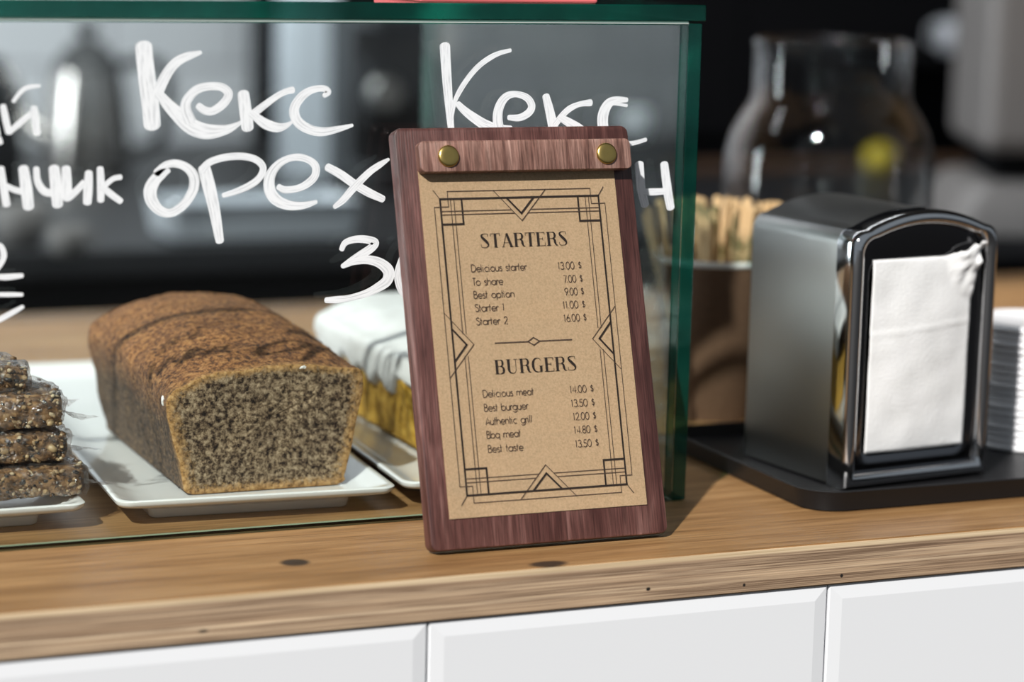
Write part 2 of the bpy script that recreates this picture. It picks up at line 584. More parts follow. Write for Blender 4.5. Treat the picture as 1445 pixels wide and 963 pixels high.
M['floor'] = speckled('dark_paving', ((0.3, (0.012, 0.012, 0.013)), (0.7, (0.022, 0.022, 0.023))), 20, 0.9, 0, 0.2)
M['ceiling'] = plain('ceiling_paint', (0.10, 0.10, 0.10), 0.9)
M['wall_dark'] = plain('dark_wall_paint', (0.03, 0.03, 0.032), 0.8)
M['black'] = plain('black_laminate', (0.007, 0.007, 0.008), 0.85, spec=0.08)
M['black_gloss'] = plain('black_enamel', (0.012, 0.012, 0.013), 0.25)
M['worktop_dark'] = plain('dark_stone', (0.022, 0.022, 0.024), 0.45)
M['brown_wood'] = wood('brown_wood', ((0.3, (0.06, 0.028, 0.014)), (0.7, (0.16, 0.085, 0.045))), (6, 80, 80), 0.6)
M['grey_enamel'] = plain('grey_enamel', (0.23, 0.215, 0.205), 0.5)
M['mug_white'] = plain('white_mug', (0.72, 0.74, 0.78), 0.3)
M['enamel'] = plain('pale_enamel', (0.70, 0.74, 0.78), 0.35)
M['lemon'] = plain('lemon_skin', (0.65, 0.50, 0.02), 0.5)
M['kettle_steel'] = plain('kettle_steel', (0.55, 0.52, 0.49), 0.25, 1.0)
M['kettle_lid'] = plain('kettle_lid', (0.05, 0.05, 0.05), 0.5)

def wall_tile_mat():
    m, nt, b = new_mat('grey_white_wall_tile')
    br = N(nt, 'ShaderNodeTexBrick')
    br.inputs['Color1'].default_value = (0.70, 0.71, 0.73, 1)
    br.inputs['Color2'].default_value = (0.64, 0.65, 0.68, 1)
    br.inputs['Mortar'].default_value = (0.42, 0.42, 0.44, 1)
    br.inputs['Scale'].default_value = 1.0
    br.inputs['Brick Width'].default_value = 0.2
    br.inputs['Row Height'].default_value = 0.1
    br.inputs['Mortar Size'].default_value = 0.004
    nt.links.new(coords(nt, (1, 1, 1), 'Object', (-PI / 2, 0, 0)), br.inputs['Vector'])
    nt.links.new(br.outputs['Color'], b.inputs['Base Color'])
    b.inputs['Roughness'].default_value = 0.25
    return m
M['wall_tile'] = wall_tile_mat()
M['pale_post'] = plain('pale_post_paint', (0.70, 0.76, 0.82), 0.4)
BZ0 = -0.0198

# ------------------------------------------------------------------ the setting
def slab(name, x0, x1, y0, y1, z0, z1, m):
    bm = bmesh.new()
    box(bm, x0, x1, y0, y1, z0, z1)
    return struct(obj(name, bm, m))

slab('floor', -14, 14, -16, 2.8, -1.15, -1.05, M['floor'])
slab('wall_back', -2.4, 3.4, 2.62, 2.74, -1.05, 1.65, M['wall_tile'])
slab('wall_left', -2.4, -2.28, -0.5, 2.62, -1.05, 1.65, M['wall_dark'])
slab('wall_right', 3.28, 3.4, -0.5, 2.62, -1.05, 1.65, M['wall_dark'])
slab('trim_1', 0.511, 0.578, 2.05, 2.12, BZ0, 1.65, M['pale_post'])
slab('ceiling', -2.4, 3.4, -0.5, 2.74, 1.65, 1.75, M['ceiling'])

# ------------------------------------------------------------------ the serving counter
YF = -0.047            # front of the worktop
t = thing('serving_counter', 'serving counter with white glazed tiles below the wooden worktop', 'counter', (0, -0.04, -1.05))
bm = bmesh.new()
box(bm, -1.15, 1.55, -0.002, 0.86, 0, 1.0244)
obj('carcass', bm, M['grout'], t)
bm = bmesh.new()
TW, TH, G, BV = 0.2492, 0.0985, 0.0012, 0.0085
for r in range(10):
    for k in range(-5, 7):
        x0 = -0.0885 + k * TW + (0 if r % 2 == 0 else TW / 2)
        z1 = 1.0238 - r * TH
        a0, a1, b0, b1 = x0 + G / 2, x0 + TW - G / 2, z1 - TH + G, z1
        if a0 < -1.15 or a1 > 1.56:
            continue
        loft(bm, [[(a0, -0.002, b0), (a1, -0.002, b0), (a1, -0.002, b1), (a0, -0.002, b1)],
                  [(a0, -0.0042, b0), (a1, -0.0042, b0), (a1, -0.0042, b1), (a0, -0.0042, b1)],
                  [(a0 + .0008, -0.0050, b0 + .0008), (a1 - .0008, -0.0050, b0 + .0008), (a1 - .0008, -0.0050, b1 - .0008), (a0 + .0008, -0.0050, b1 - .0008)],
                  [(a0 + BV, -0.0060, b0 + BV), (a1 - BV, -0.0060, b0 + BV), (a1 - BV, -0.0060, b1 - BV), (a0 + BV, -0.0060, b1 - BV)]], True, False, True)
obj('tile_facing', bm, M['tile'], t)

bm = bmesh.new()
fs = box(bm, -1.2, 1.6, YF, 0.875, -0.0256, 0)
bmesh.ops.bevel(bm, geom=[e for e in bm.edges if abs(e.verts[0].co.y - YF) < 1e-6 and abs(e.verts[1].co.y - YF) < 1e-6 and abs(e.verts[0].co.z - e.verts[1].co.z) < 1e-6],
                offset=0.0009, segments=2, affect='EDGES')
bm.normal_update()
for f in bm.faces:
    c = f.calc_center_median()
    if abs(c.y - YF) < 0.0007:
        f.material_index = 1
wt = obj('worktop', bm, [M['oak'], M['ply']])
tag(wt, 'long oak worktop with a plywood edge on top of the white tiles', 'worktop')

# ------------------------------------------------------------------ the glass display case
YG = 0.0735            # outer face of the front pane
case = thing('glass_display_case', 'glass display case with green edges and white handwriting on the worktop', 'display case', (0, 0, 0))
def pane(name, x0, x1, y0, y1, z0, z1, thin):
    """a slab of glass: the two large faces clear, the narrow edges green"""
    bm = bmesh.new()
    fs = box(bm, x0, x1, y0, y1, z0, z1, 0.0007, 1)
    bm.normal_update()
    for f in bm.faces:
        f.material_index = 0 if abs(f.normal[thin]) > 0.9 else (2 if thin == 1 and f.calc_center_median().z < 0.0016 else 1)
    return obj(name, bm, [M['glass'], M['green'], M['pale_green']], case)
front = pane('front_pane', -0.76, 0.1168, YG, YG + 0.010, 0.0006, 0.2922, 1)
pane('side_pane', 0.1172, 0.1262, YG, 0.52, 0.0006, 0.2922, 0)
pane('side_pane', -0.7696, -0.7604, YG, 0.52, 0.0006, 0.2922, 0)
pane('top_pane', -0.772, 0.1280, YG - 0.001, 0.523, 0.2936, 0.3034, 2)
bm = bmesh.new()
box(bm, -0.76, 0.1168, YG + 0.0003, YG + 0.009, 0.2922, 0.2936)
obj('joint_bead', bm, M['bead'], case)
bm = bmesh.new()
box(bm, -0.76, 0.1168, YG + 0.0010, YG + 0.0095, 0.00005, 0.0006)
obj('bottom_bead', bm, M['pale_green'], case)

# white marker handwriting on the outside of the front pane: strokes as (x mm, z mm, width mm)
WRITING = [
    [
     [(-215.8, 278.3, 8.9), (-214.0, 261.3, 8.9), (-212.0, 245.8, 8.9), (-211.0, 235.6, 8.9)],
     [(-183.6, 275.2, 2.0), (-190.4, 273.3, 4.1), (-196.9, 270.2, 4.9), (-201.6, 265.1, 5.3), (-205.6, 258.2, 5.7), (-208.4, 252.0, 5.7)],
     [(-207.2, 252.4, 4.5), (-202.4, 246.9, 6.1), (-197.2, 241.8, 7.3), (-190.7, 235.8, 8.2), (-184.7, 232.6, 8.2), (-177.8, 231.4, 7.4), (-167.6, 232.8, 4.5), (-159.8, 236.7, 1.6)],
     [(-184.7, 245.6, 3.7), (-181.1, 243.2, 4.1), (-177.0, 242.8, 4.1), (-172.1, 245.5, 4.5), (-168.5, 249.4, 4.5), (-167.7, 252.9, 4.5), (-171.8, 256.1, 4.1), (-179.1, 256.5, 4.1), (-185.9, 254.6, 4.5), (-191.2, 249.1, 4.9), (-192.0, 243.7, 5.7), (-189.9, 237.8, 6.5)],
     [(-159.1, 252.1, 6.2), (-157.8, 243.4, 6.6), (-156.5, 233.5, 6.6)],
     [(-130.2, 254.3, 3.7), (-133.9, 253.5, 3.3), (-138.9, 251.1, 3.3), (-145.9, 246.4, 3.7), (-152.8, 241.4, 4.1)],
     [(-154.5, 241.4, 3.7), (-150.8, 238.6, 4.5), (-145.8, 235.3, 5.4), (-139.5, 233.3, 5.0), (-134.6, 234.0, 3.3), (-130.8, 236.0, 1.7)],
     [(-111.7, 251.0, 2.5), (-109.2, 253.0, 3.3), (-112.2, 255.0, 3.3), (-118.9, 254.2, 3.7), (-124.3, 251.1, 4.6), (-128.4, 245.9, 5.0), (-129.2, 241.1, 5.4), (-126.6, 235.9, 5.4), (-119.9, 231.9, 5.0), (-112.3, 230.6, 4.6), (-102.6, 232.1, 3.3), (-94.6, 234.0, 1.7)],
    ],
    [
     [(-201.6, 210.1, 2.4), (-205.2, 208.5, 4.9), (-209.2, 205.1, 6.1), (-212.0, 199.6, 6.9), (-211.2, 193.7, 6.5), (-207.2, 188.5, 5.3), (-201.5, 186.4, 4.5), (-195.9, 188.6, 4.5), (-191.0, 193.3, 4.9), (-187.4, 199.9, 5.3), (-187.4, 206.6, 5.3), (-191.1, 211.4, 4.5), (-197.1, 213.9, 4.1), (-203.2, 213.2, 3.7), (-208.4, 209.0, 4.1)],
     [(-181.3, 210.9, 6.6), (-178.9, 202.1, 7.0), (-175.9, 190.1, 6.2), (-173.8, 178.9, 5.4), (-172.2, 170.1, 4.5)],
     [(-182.6, 210.1, 4.1), (-178.1, 214.4, 3.7), (-169.1, 217.0, 3.7), (-158.8, 217.3, 3.7), (-151.0, 215.1, 3.7), (-147.2, 210.7, 3.7), (-149.3, 205.1, 3.7), (-155.0, 200.9, 3.7), (-162.4, 197.8, 3.3), (-170.2, 195.6, 2.5)],
     [(-138.0, 199.7, 3.3), (-134.2, 198.0, 3.7), (-126.7, 198.7, 3.7), (-120.8, 201.4, 4.2), (-116.6, 205.7, 4.2), (-116.3, 211.0, 4.2), (-120.1, 214.6, 3.7), (-126.9, 216.4, 3.7), (-134.4, 214.9, 3.7), (-140.2, 210.6, 4.6), (-143.4, 204.6, 5.8), (-143.0, 197.4, 6.2), (-138.8, 192.1, 5.8), (-131.6, 189.1, 5.0), (-123.2, 188.9, 3.8), (-115.6, 190.8, 2.1)],
     [(-109.1, 210.4, 4.2), (-101.4, 206.3, 4.6), (-92.8, 200.4, 4.6), (-84.1, 195.4, 4.6), (-75.5, 191.5, 3.8)],
     [(-72.4, 214.3, 1.7), (-77.9, 211.1, 3.4), (-84.3, 206.8, 3.8), (-92.8, 198.8, 4.2), (-99.5, 191.6, 3.8), (-104.6, 187.7, 2.5)],
    ],
    [
     [(-100.0, 163.1, 2.9), (-97.9, 166.8, 3.4), (-92.3, 168.6, 3.8), (-85.5, 168.4, 4.2), (-79.8, 166.6, 4.2), (-81.9, 163.4, 4.7), (-88.8, 159.1, 4.7), (-94.7, 155.6, 4.2), (-99.4, 153.3, 2.5)],
     [(-99.0, 153.3, 2.5), (-92.2, 155.9, 3.8), (-83.5, 156.5, 4.7), (-76.2, 154.2, 5.5), (-71.3, 149.5, 6.4), (-72.1, 144.1, 6.0), (-77.7, 140.2, 5.1), (-85.4, 136.8, 4.2), (-95.3, 134.7, 3.4), (-102.6, 134.1, 3.8), (-109.0, 134.0, 3.0)],
     [(-55.4, 164.7, 3.8), (-60.2, 160.7, 4.3), (-63.5, 154.6, 4.3), (-65.2, 147.2, 4.7), (-63.7, 140.1, 4.7), (-60.1, 135.0, 4.3), (-53.5, 131.8, 3.9)],
     [(-61.1, 166.5, 2.6), (-63.7, 164.5, 3.0), (-63.7, 162.9, 2.1)],
    ],
    [
     [(-39.1, 278.9, 5.9), (-37.7, 262.7, 5.5), (-36.0, 246.4, 4.7), (-34.4, 232.9, 3.8), (-33.4, 225.6, 3.0)],
     [(1.7, 276.5, 2.1), (-4.9, 274.9, 2.6), (-10.6, 272.4, 3.0), (-17.2, 268.0, 3.0), (-23.2, 261.9, 3.0), (-28.8, 254.1, 3.0), (-32.5, 246.4, 2.5), (-34.1, 237.0, 2.1)],
     [(-30.3, 245.6, 3.4), (-26.3, 241.9, 4.3), (-20.4, 237.7, 5.1), (-13.2, 233.5, 5.6), (-5.2, 231.0, 5.1), (2.9, 230.5, 4.3)],
     [(1.8, 237.5, 3.0), (8.5, 237.4, 3.9), (14.3, 240.3, 4.3), (16.0, 244.4, 4.3), (12.7, 249.0, 3.9), (5.9, 251.1, 3.4), (0.2, 249.9, 4.3), (-3.7, 245.4, 5.1), (-5.4, 238.8, 5.6), (-4.3, 231.8, 5.6), (-0.6, 226.8, 4.7)],
     [(24.9, 249.7, 4.3), (27.4, 241.8, 5.2), (29.9, 232.2, 5.6), (31.5, 225.1, 5.2)],
     [(53.7, 245.8, 3.9), (46.9, 245.0, 3.0), (40.6, 242.5, 3.5), (35.7, 238.4, 3.5), (31.3, 233.1, 3.5)],
     [(34.3, 237.2, 3.5), (39.4, 234.6, 4.8), (45.9, 230.8, 5.6), (52.0, 227.0, 5.2)],
     [(77.3, 247.3, 2.6), (71.2, 247.3, 3.9), (66.2, 245.7, 5.2), (63.1, 241.5, 6.1), (61.9, 236.1, 6.5), (63.0, 229.8, 6.1), (67.4, 224.3, 5.2), (74.0, 221.2, 3.9), (82.4, 221.5, 2.6), (90.7, 223.5, 2.2)],
     [(77.4, 243.9, 1.7), (71.8, 244.8, 1.7), (69.0, 244.8, 1.3)],
    ],
    [
     [(87.0, 208.8, 5.3), (87.8, 201.1, 5.3), (89.0, 193.4, 5.3), (91.7, 184.4, 4.9)],
     [(103.5, 208.5, 4.9), (105.3, 198.6, 5.3), (107.1, 189.2, 5.3), (108.8, 182.3, 4.9)],
     [(90.9, 192.1, 3.5), (96.6, 192.0, 4.0), (104.6, 192.2, 3.5)],
    ],
    [
     [(-293.0, 246.4, 3.2), (-291.6, 239.5, 3.6), (-290.1, 232.3, 3.2)],
     [(-289.7, 232.3, 2.8), (-284.0, 237.2, 3.2), (-277.8, 242.1, 2.8)],
     [(-276.2, 245.5, 3.2), (-275.5, 238.6, 4.0), (-274.8, 231.7, 3.6)],
     [(-287.3, 249.0, 2.0), (-281.1, 255.8, 2.4), (-273.1, 257.3, 1.6)],
     [(-295.5, 228.9, 3.2), (-294.4, 226.6, 2.4)],
     [(-299.1, 246.5, 3.2), (-297.7, 238.8, 3.2), (-296.2, 231.2, 3.2)],
    ],
    [
     [(-294.5, 212.9, 3.6), (-293.1, 202.5, 4.0), (-291.6, 193.2, 4.0)],
     [(-291.2, 203.2, 2.8), (-287.3, 201.2, 3.2), (-282.0, 199.9, 3.2)],
     [(-282.3, 212.6, 5.2), (-280.8, 202.2, 6.0), (-279.7, 191.8, 5.6)],
     [(-275.3, 212.5, 3.2), (-274.6, 205.6, 3.6), (-271.1, 200.1, 4.0), (-265.7, 198.8, 3.6)],
     [(-265.6, 212.4, 5.6), (-264.5, 201.9, 6.0), (-263.8, 192.6, 5.6)],
     [(-259.0, 212.2, 4.8), (-258.7, 204.5, 5.2), (-258.3, 195.9, 4.8)],
     [(-257.5, 196.3, 3.6), (-253.6, 199.7, 3.6), (-249.3, 204.3, 3.2)],
     [(-246.5, 209.7, 4.0), (-246.9, 201.5, 4.8), (-247.4, 193.4, 4.4)],
     [(-240.2, 211.9, 3.6), (-239.8, 203.3, 4.0), (-239.9, 194.4, 3.6)],
     [(-228.8, 207.0, 2.8), (-232.7, 206.3, 2.8), (-236.7, 203.3, 2.8), (-239.5, 200.6, 2.8)],
     [(-239.1, 201.8, 3.2), (-234.3, 197.8, 3.6), (-228.8, 193.7, 3.2)],
    ],
    [
     [(-298.4, 171.8, 2.4), (-294.9, 170.5, 2.8), (-293.4, 165.8, 3.2), (-295.0, 161.2, 2.8), (-299.3, 155.9, 2.8)],
     [(-300.1, 154.0, 2.4), (-291.6, 153.7, 3.2), (-283.5, 154.2, 2.4)],
     [(-300.2, 144.3, 2.0), (-291.7, 144.0, 2.4), (-283.6, 143.7, 2.0)],
     [(-283.3, 137.0, 2.0), (-288.7, 134.1, 2.8), (-298.0, 129.4, 2.8)],
    ],
]
WORDS = ['handwritten_word'] * 2 + ['handwritten_price'] + ['handwritten_word'] * 4 + ['handwritten_price']
for nm, strokes in zip(WORDS, WRITING):
    bm = bmesh.new()
    uvl = bm.loops.layers.uv.new('stroke')
    for i_, st in enumerate(strokes):
        ribbon(bm, [(p[0] / 1000, p[1] / 1000, p[2] / 1000 * 1.08) for p in st], 0.004, lambda x, z, i_=i_: (x, YG - 0.00025 - 0.00002 * i_, z), smooth=8, uv=uvl)
    w_ = obj(nm, bm, M['marker'], front)
    w_['label'] = 'white marker ' + nm.replace('_', ' ')


# ------------------------------------------------------------------ the menu board leaning on the case
TILT = math.radians(17.5)
BO = Vector((0, -0.0095, 0.0033))
board = thing('menu_board', 'dark walnut clipboard leaning on the glass case with a kraft menu', 'clipboard', BO, (-TILT, 0, 0))
BX0, BX1, BH, BT = -0.0735, 0.0735, 0.2410, 0.0105
def plank(bm, x0, x1, z0, z1, y0, y1, r, bev):
    o = rrect(x1 - x0, z1 - z0, r, 5, (x0 + x1) / 2, (z0 + z1) / 2)
    i = rrect(x1 - x0 - 2 * bev, z1 - z0 - 2 * bev, max(r - bev, 0.0004), 5, (x0 + x1) / 2, (z0 + z1) / 2)
    q = rrect(x1 - x0 - 0.6 * bev, z1 - z0 - 0.6 * bev, max(r - 0.3 * bev, 0.0004), 5, (x0 + x1) / 2, (z0 + z1) / 2)
    loft(bm, [[(x, y1, z) for x, z in i], [(x, y1 - bev, z) for x, z in o], [(x, y0 + bev, z) for x, z in o], [(x, y0 + bev * 0.3, z) for x, z in q], [(x, y0, z) for x, z in i]], True, True, True)
bm = bmesh.new()
plank(bm, BX0, BX1, 0, BH, 0, BT, 0.0045, 0.0013)
obj('board', bm, M['walnut'], board, angle=35)
bm = bmesh.new()
plank(bm, -0.0622, 0.0700, 0.2136, 0.2316, -0.0082, -0.0012, 0.0032, 0.0008)
obj('clip_bar', bm, M['walnut_bar'], board, angle=35)
for sx in (-0.0449, 0.0540):
    bm = bmesh.new()
    lathe(bm, [(0.0001, -0.0009), (0.0030, -0.0009), (0.0052, -0.0008), (0.0061, -0.0003), (0.0064, 0.0004), (0.0064, 0.0014)], 40)
    s = obj('screw', bm, M['brass'], board, (sx, -0.0091, 0.2225), (-PI / 2, 0, 0), angle=40)

# the kraft menu sheet held by the clip bar
sheet = thing('menu_sheet', 'kraft paper menu with art deco border clipped to the walnut board', 'menu', BO, (-TILT, 0, 0))
PX0, PX1, PZ0, PZ1 = -0.0615, 0.0612, 0.0173, 0.2270
def paper_y(x, z):
    """height of the paper off the board: its long edges lift a little"""
    u = abs(x) / 0.0615
    return -0.0006 - 0.0002 * u * u
bm = bmesh.new()
NXp, NZp = 12, 120
g0 = [[bm.verts.new((PX0 + (PX1 - PX0) * i / NXp, paper_y(PX0 + (PX1 - PX0) * i / NXp, PZ0 + (PZ1 - PZ0) * j / NZp), PZ0 + (PZ1 - PZ0) * j / NZp)) for i in range(NXp + 1)] for j in range(NZp + 1)]
for j in range(NZp):
    for i in range(NXp):
        bm.faces.new((g0[j][i], g0[j][i + 1], g0[j + 1][i + 1], g0[j + 1][i]))
bmesh.ops.solidify(bm, geom=bm.faces[:], thickness=-0.0003)
obj('paper', bm, M['kraft'], sheet)
def on_paper(x, z):
    x, z = x / 1000, z / 1000
    return (x - 0.0002, paper_y(x, z) - 0.00045, z)
THICK, THIN = 1.05, 0.42
CX, CZ = 0.0, 114.6
bm = bmesh.new()
bmt = bmesh.new()
def seg(b, pts, w, closed=False):
    P = list(pts) + ([pts[0]] if closed else [])
    for a, c in zip(P, P[1:]):
        L = math.hypot(c[0] - a[0], c[1] - a[1])
        dx, dz = (c[0] - a[0]) / L * w / 2 * 0.96, (c[1] - a[1]) / L * w / 2 * 0.96
        n = max(1, int(L / 6))
        q = [(a[0] - dx + (c[0] - a[0] + 2 * dx) * k / n, a[1] - dz + (c[1] - a[1] + 2 * dz) * k / n) for k in range(n + 1)]
        ribbon(b, q, w, on_paper, smooth=0, caps=False)
seg(bm, [(-49.6, 29.8), (49.6, 29.8), (49.6, 199.2), (-49.6, 199.2)], THICK, True)
for sx in (-1, 1):
    for z0, z1 in ((199.2, 184.5), (29.8, 44.6)):
        seg(bm, [(sx * 36.4, z0), (sx * 36.4, z1), (sx * 49.6, z1)], THICK)
    seg(bm, [(sx * 49.3, 124.2), (sx * 41.4, 115.1), (sx * 49.3, 106.0)], THICK)
    seg(bmt, [(sx * 53.3, 133.6), (sx * 37.0, 115.1), (sx * 53.3, 96.6)], THIN)
    for x in (43.2, 41.1):
        seg(bmt, [(sx * x, 199), (sx * x, 121.5)], THIN)
        seg(bmt, [(sx * x, 108.5), (sx * x, 30)], THIN)
    seg(bmt, [(sx * 49.6, 199.2), (sx * 53.2, 204.2)], THIN * 1.2)
    seg(bmt, [(sx * 49.6, 29.8), (sx * 53.4, 24.6)], THIN * 1.2)
    for z in (192.1, 190.1):
        seg(bmt, [(sx * 49.4, z), (sx * (6.2 if z > 191 else 4.4), z)], THIN)
    for z in (37.0, 39.2):
        seg(bmt, [(sx * 49.4, z), (sx * (7.0 if z < 38 else 5.0), z)], THIN)
    seg(bmt, [(0, 203.6), (sx * 44.7, 203.6), (sx * 44.7, 194.6), (sx * 53.4, 194.6), (sx * 53.4, 35.0), (sx * 45.8, 35.0), (sx * 45.8, 25.4), (0, 25.4)], THIN)
    seg(bm, [(sx * 8.4, 199.0), (0, 189.9)], THICK)
    seg(bmt, [(sx * 16.2, 203.4), (0, 185.6)], THIN * 1.1)
    seg(bm, [(sx * 8.6, 30.2), (0, 39.3)], THICK)
    seg(bmt, [(sx * 17.2, 25.4), (0, 44.2)], THIN * 1.1)
seg(bmt, [(-23.9, 115.3), (-3.6, 115.3)], 0.62)
seg(bmt, [(3.6, 115.3), (23.9, 115.3)], 0.62)
seg(bmt, [(-3.6, 115.3), (0, 117.5), (3.6, 115.3), (0, 113.1)], 0.62, True)
obj('border_frame', bm, M['ink'], sheet)
obj('border_lines', bmt, M['ink_thin'], sheet)

# lettering of the menu: single-stroke glyphs, cap height 1
def arc(cx, cz, rx, rz, a0, a1, n=10):
    return [(cx + rx * math.cos(math.radians(a0 + (a1 - a0) * k / n)), cz + rz * math.sin(math.radians(a0 + (a1 - a0) * k / n))) for k in range(n + 1)]
XH = 0.62
R = XH / 2
GL = {
    'D': (0.78, [[(0, 0), (0, 1)], [(0, 1)] + arc(0.20, 0.5, 0.46, 0.5, 90, -90) + [(0, 0)]]),
    'T': (0.50, [[(0.22, 0), (0.22, 1)], [(0, 1), (0.44, 1)]]),
    'B': (0.60, [[(0, 0), (0, 1)], [(0, 1)] + arc(0.18, 0.77, 0.22, 0.23, 90, -90) + [(0, 0.54)], [(0, 0.54)] + arc(0.22, 0.27, 0.27, 0.27, 90, -90) + [(0, 0)]]),
    'S': (0.58, [arc(0.25, 0.76, 0.22, 0.24, 30, 200) + arc(0.25, 0.27, 0.25, 0.27, 70, -150)]),
    'A': (0.72, [[(0, 0), (0.31, 1), (0.62, 0)], [(0.09, 0.28), (0.53, 0.28)]]),
    'a': (0.74, [arc(R, R, R, R, 0, 360, 16), [(XH, 0), (XH, XH)]]),
    'b': (0.74, [arc(R, R, R, R, 0, 360, 16), [(0, 0), (0, 1)]]),
    'c': (0.64, [arc(R, R, R, R, 55, 305, 14)]),
    'e': (0.70, [[(0.02, R), (XH - 0.01, R)] , arc(R, R, R, R, 0, 315, 16)]),
    'g': (0.74, [arc(R, R, R, R, 0, 360, 16), [(XH, XH), (XH, -0.1)] + arc(R, -0.1, R, 0.2, 0, -150, 8)]),
    'h': (0.64, [[(0, 0), (0, 1)], arc(0.25, 0.37, 0.25, 0.25, 180, 0) + [(0.50, 0)]]),
    'i': (0.27, [[(0, 0), (0, XH)], [(0, 0.82), (0, 0.88)]]),
    'l': (0.26, [[(0, 0), (0, 1)]]),
    'm': (0.96, [[(0, 0), (0, XH)], arc(0.21, 0.40, 0.21, 0.22, 180, 0) + [(0.42, 0)], arc(0.63, 0.40, 0.21, 0.22, 180, 0) + [(0.84, 0)]]),
    'n': (0.64, [[(0, 0), (0, XH)], arc(0.25, 0.37, 0.25, 0.25, 180, 0) + [(0.50, 0)]]),
    'o': (0.74, [arc(R, R, R, R, 0, 360, 16)]),
    'p': (0.74, [arc(R, R, R, R, 0, 360, 16), [(0, XH), (0, -0.3)]]),
    'q': (0.74, [arc(R, R, R, R, 0, 360, 16), [(XH, XH), (XH, -0.3)]]),
    'r': (0.36, [[(0, 0), (0, XH)], arc(0.22, 0.40, 0.22, 0.22, 180, 60, 6)]),
    's': (0.44, [arc(0.17, 0.47, 0.15, 0.15, 30, 210, 8) + arc(0.17, 0.17, 0.17, 0.17, 60, -150, 8)]),
    't': (0.34, [[(0.08, 0), (0.08, 0.95)], [(-0.04, XH), (0.24, XH)]]),
    'u': (0.64, [[(0, XH)] + arc(0.25, 0.25, 0.25, 0.25, 180, 360) + [(0.50, XH)], [(0.5, XH), (0.5, 0)]]),
    '0': (0.66, [arc(0.27, 0.5, 0.27, 0.5, 0, 360, 18)]),
    '1': (0.40, [[(0.02, 0.82), (0.12, 1), (0.12, 0)]]),
    '2': (0.58, [arc(0.23, 0.74, 0.22, 0.26, 170, -30, 9) + [(0, 0), (0.48, 0)]]),
    '3': (0.58, [arc(0.20, 0.76, 0.22, 0.24, 150, -90, 9), arc(0.20, 0.26, 0.26, 0.26, 90, -150, 10)]),
    '4': (0.62, [[(0.38, 0), (0.38, 1), (0, 0.28), (0.52, 0.28)]]),
    '5': (0.58, [[(0.42, 1), (0.10, 1), (0.04, 0.56)] + arc(0.20, 0.30, 0.26, 0.30, 110, -150, 10)]),
    '6': (0.62, [[(0.34, 1), (0.06, 0.45)], arc(0.26, 0.28, 0.26, 0.28, 0, 360, 16)]),
    '7': (0.54, [[(0, 1), (0.46, 1), (0.14, 0)]]),
    '8': (0.60, [arc(0.25, 0.76, 0.20, 0.24, 0, 360, 14), arc(0.25, 0.26, 0.25, 0.26, 0, 360, 14)]),
    '9': (0.62, [[(0.18, 0), (0.46, 0.55)], arc(0.26, 0.72, 0.26, 0.28, 0, 360, 16)]),
    '.': (0.20, [[(0.02, 0), (0.02, 0.10)]]),
    '$': (0.50, [arc(0.20, 0.70, 0.17, 0.18, 30, 210, 8) + arc(0.20, 0.32, 0.19, 0.19, 60, -150, 8), [(0.20, 1.02), (0.20, 0.0)]]),
    ' ': (0.52, []),
}
def text_width(s, h):
    return sum(GL[c][0] for c in s) * h - (GL[s[-1]][0] - {'$': 0.40}.get(s[-1], GL[s[-1]][0] * 0.85)) * h
def text_line(b, s, x, z, h, w, fit=None):
    k = 1.0 if fit is None else fit / text_width(s, h)
    for c in s:
        adv, strokes = GL[c]
        for st in strokes:
            ribbon(b, [(x + px * h * k, z + pz * h) for px, pz in st], w, on_paper, smooth=0, caps=False)
        x += adv * h * k
ROWS = [('Delicious starter', '13.00 $', 156.7, 34.3, 14.6), ('To share', '7.00 $', 148.9, 18.6, 11.8), ('Best option', '9.00 $', 141.4, 25.0, 11.9),
        ('Starter 1', '11.00 $', 133.8, 18.4, 13.8), ('Starter 2', '16.00 $', 126.1, 19.3, 14.0),
        ('Delicious meat', '14.00 $', 84.6, 31.2, 14.6), ('Best burguer', '13.50 $', 76.6, 27.0, 14.6), ('Authentic grill', '12.00 $', 68.9, 29.0, 14.2),
        ('Bbq meat', '14.80 $', 61.2, 20.8, 14.4), ('Best taste', '13.50 $', 53.2, 21.4, 14.4)]
for name, price, z, wn, wp in ROWS:
    bm = bmesh.new()
    text_line(bm, name, -34.2, z, 4.15, 0.40, wn)
    obj('dish_name', bm, M['ink_thin'], sheet)
    bm = bmesh.new()
    text_line(bm, price, 34.3 - wp, z - 0.3, 4.15, 0.40, wp)
    obj('dish_price', bm, M['ink_thin'], sheet)
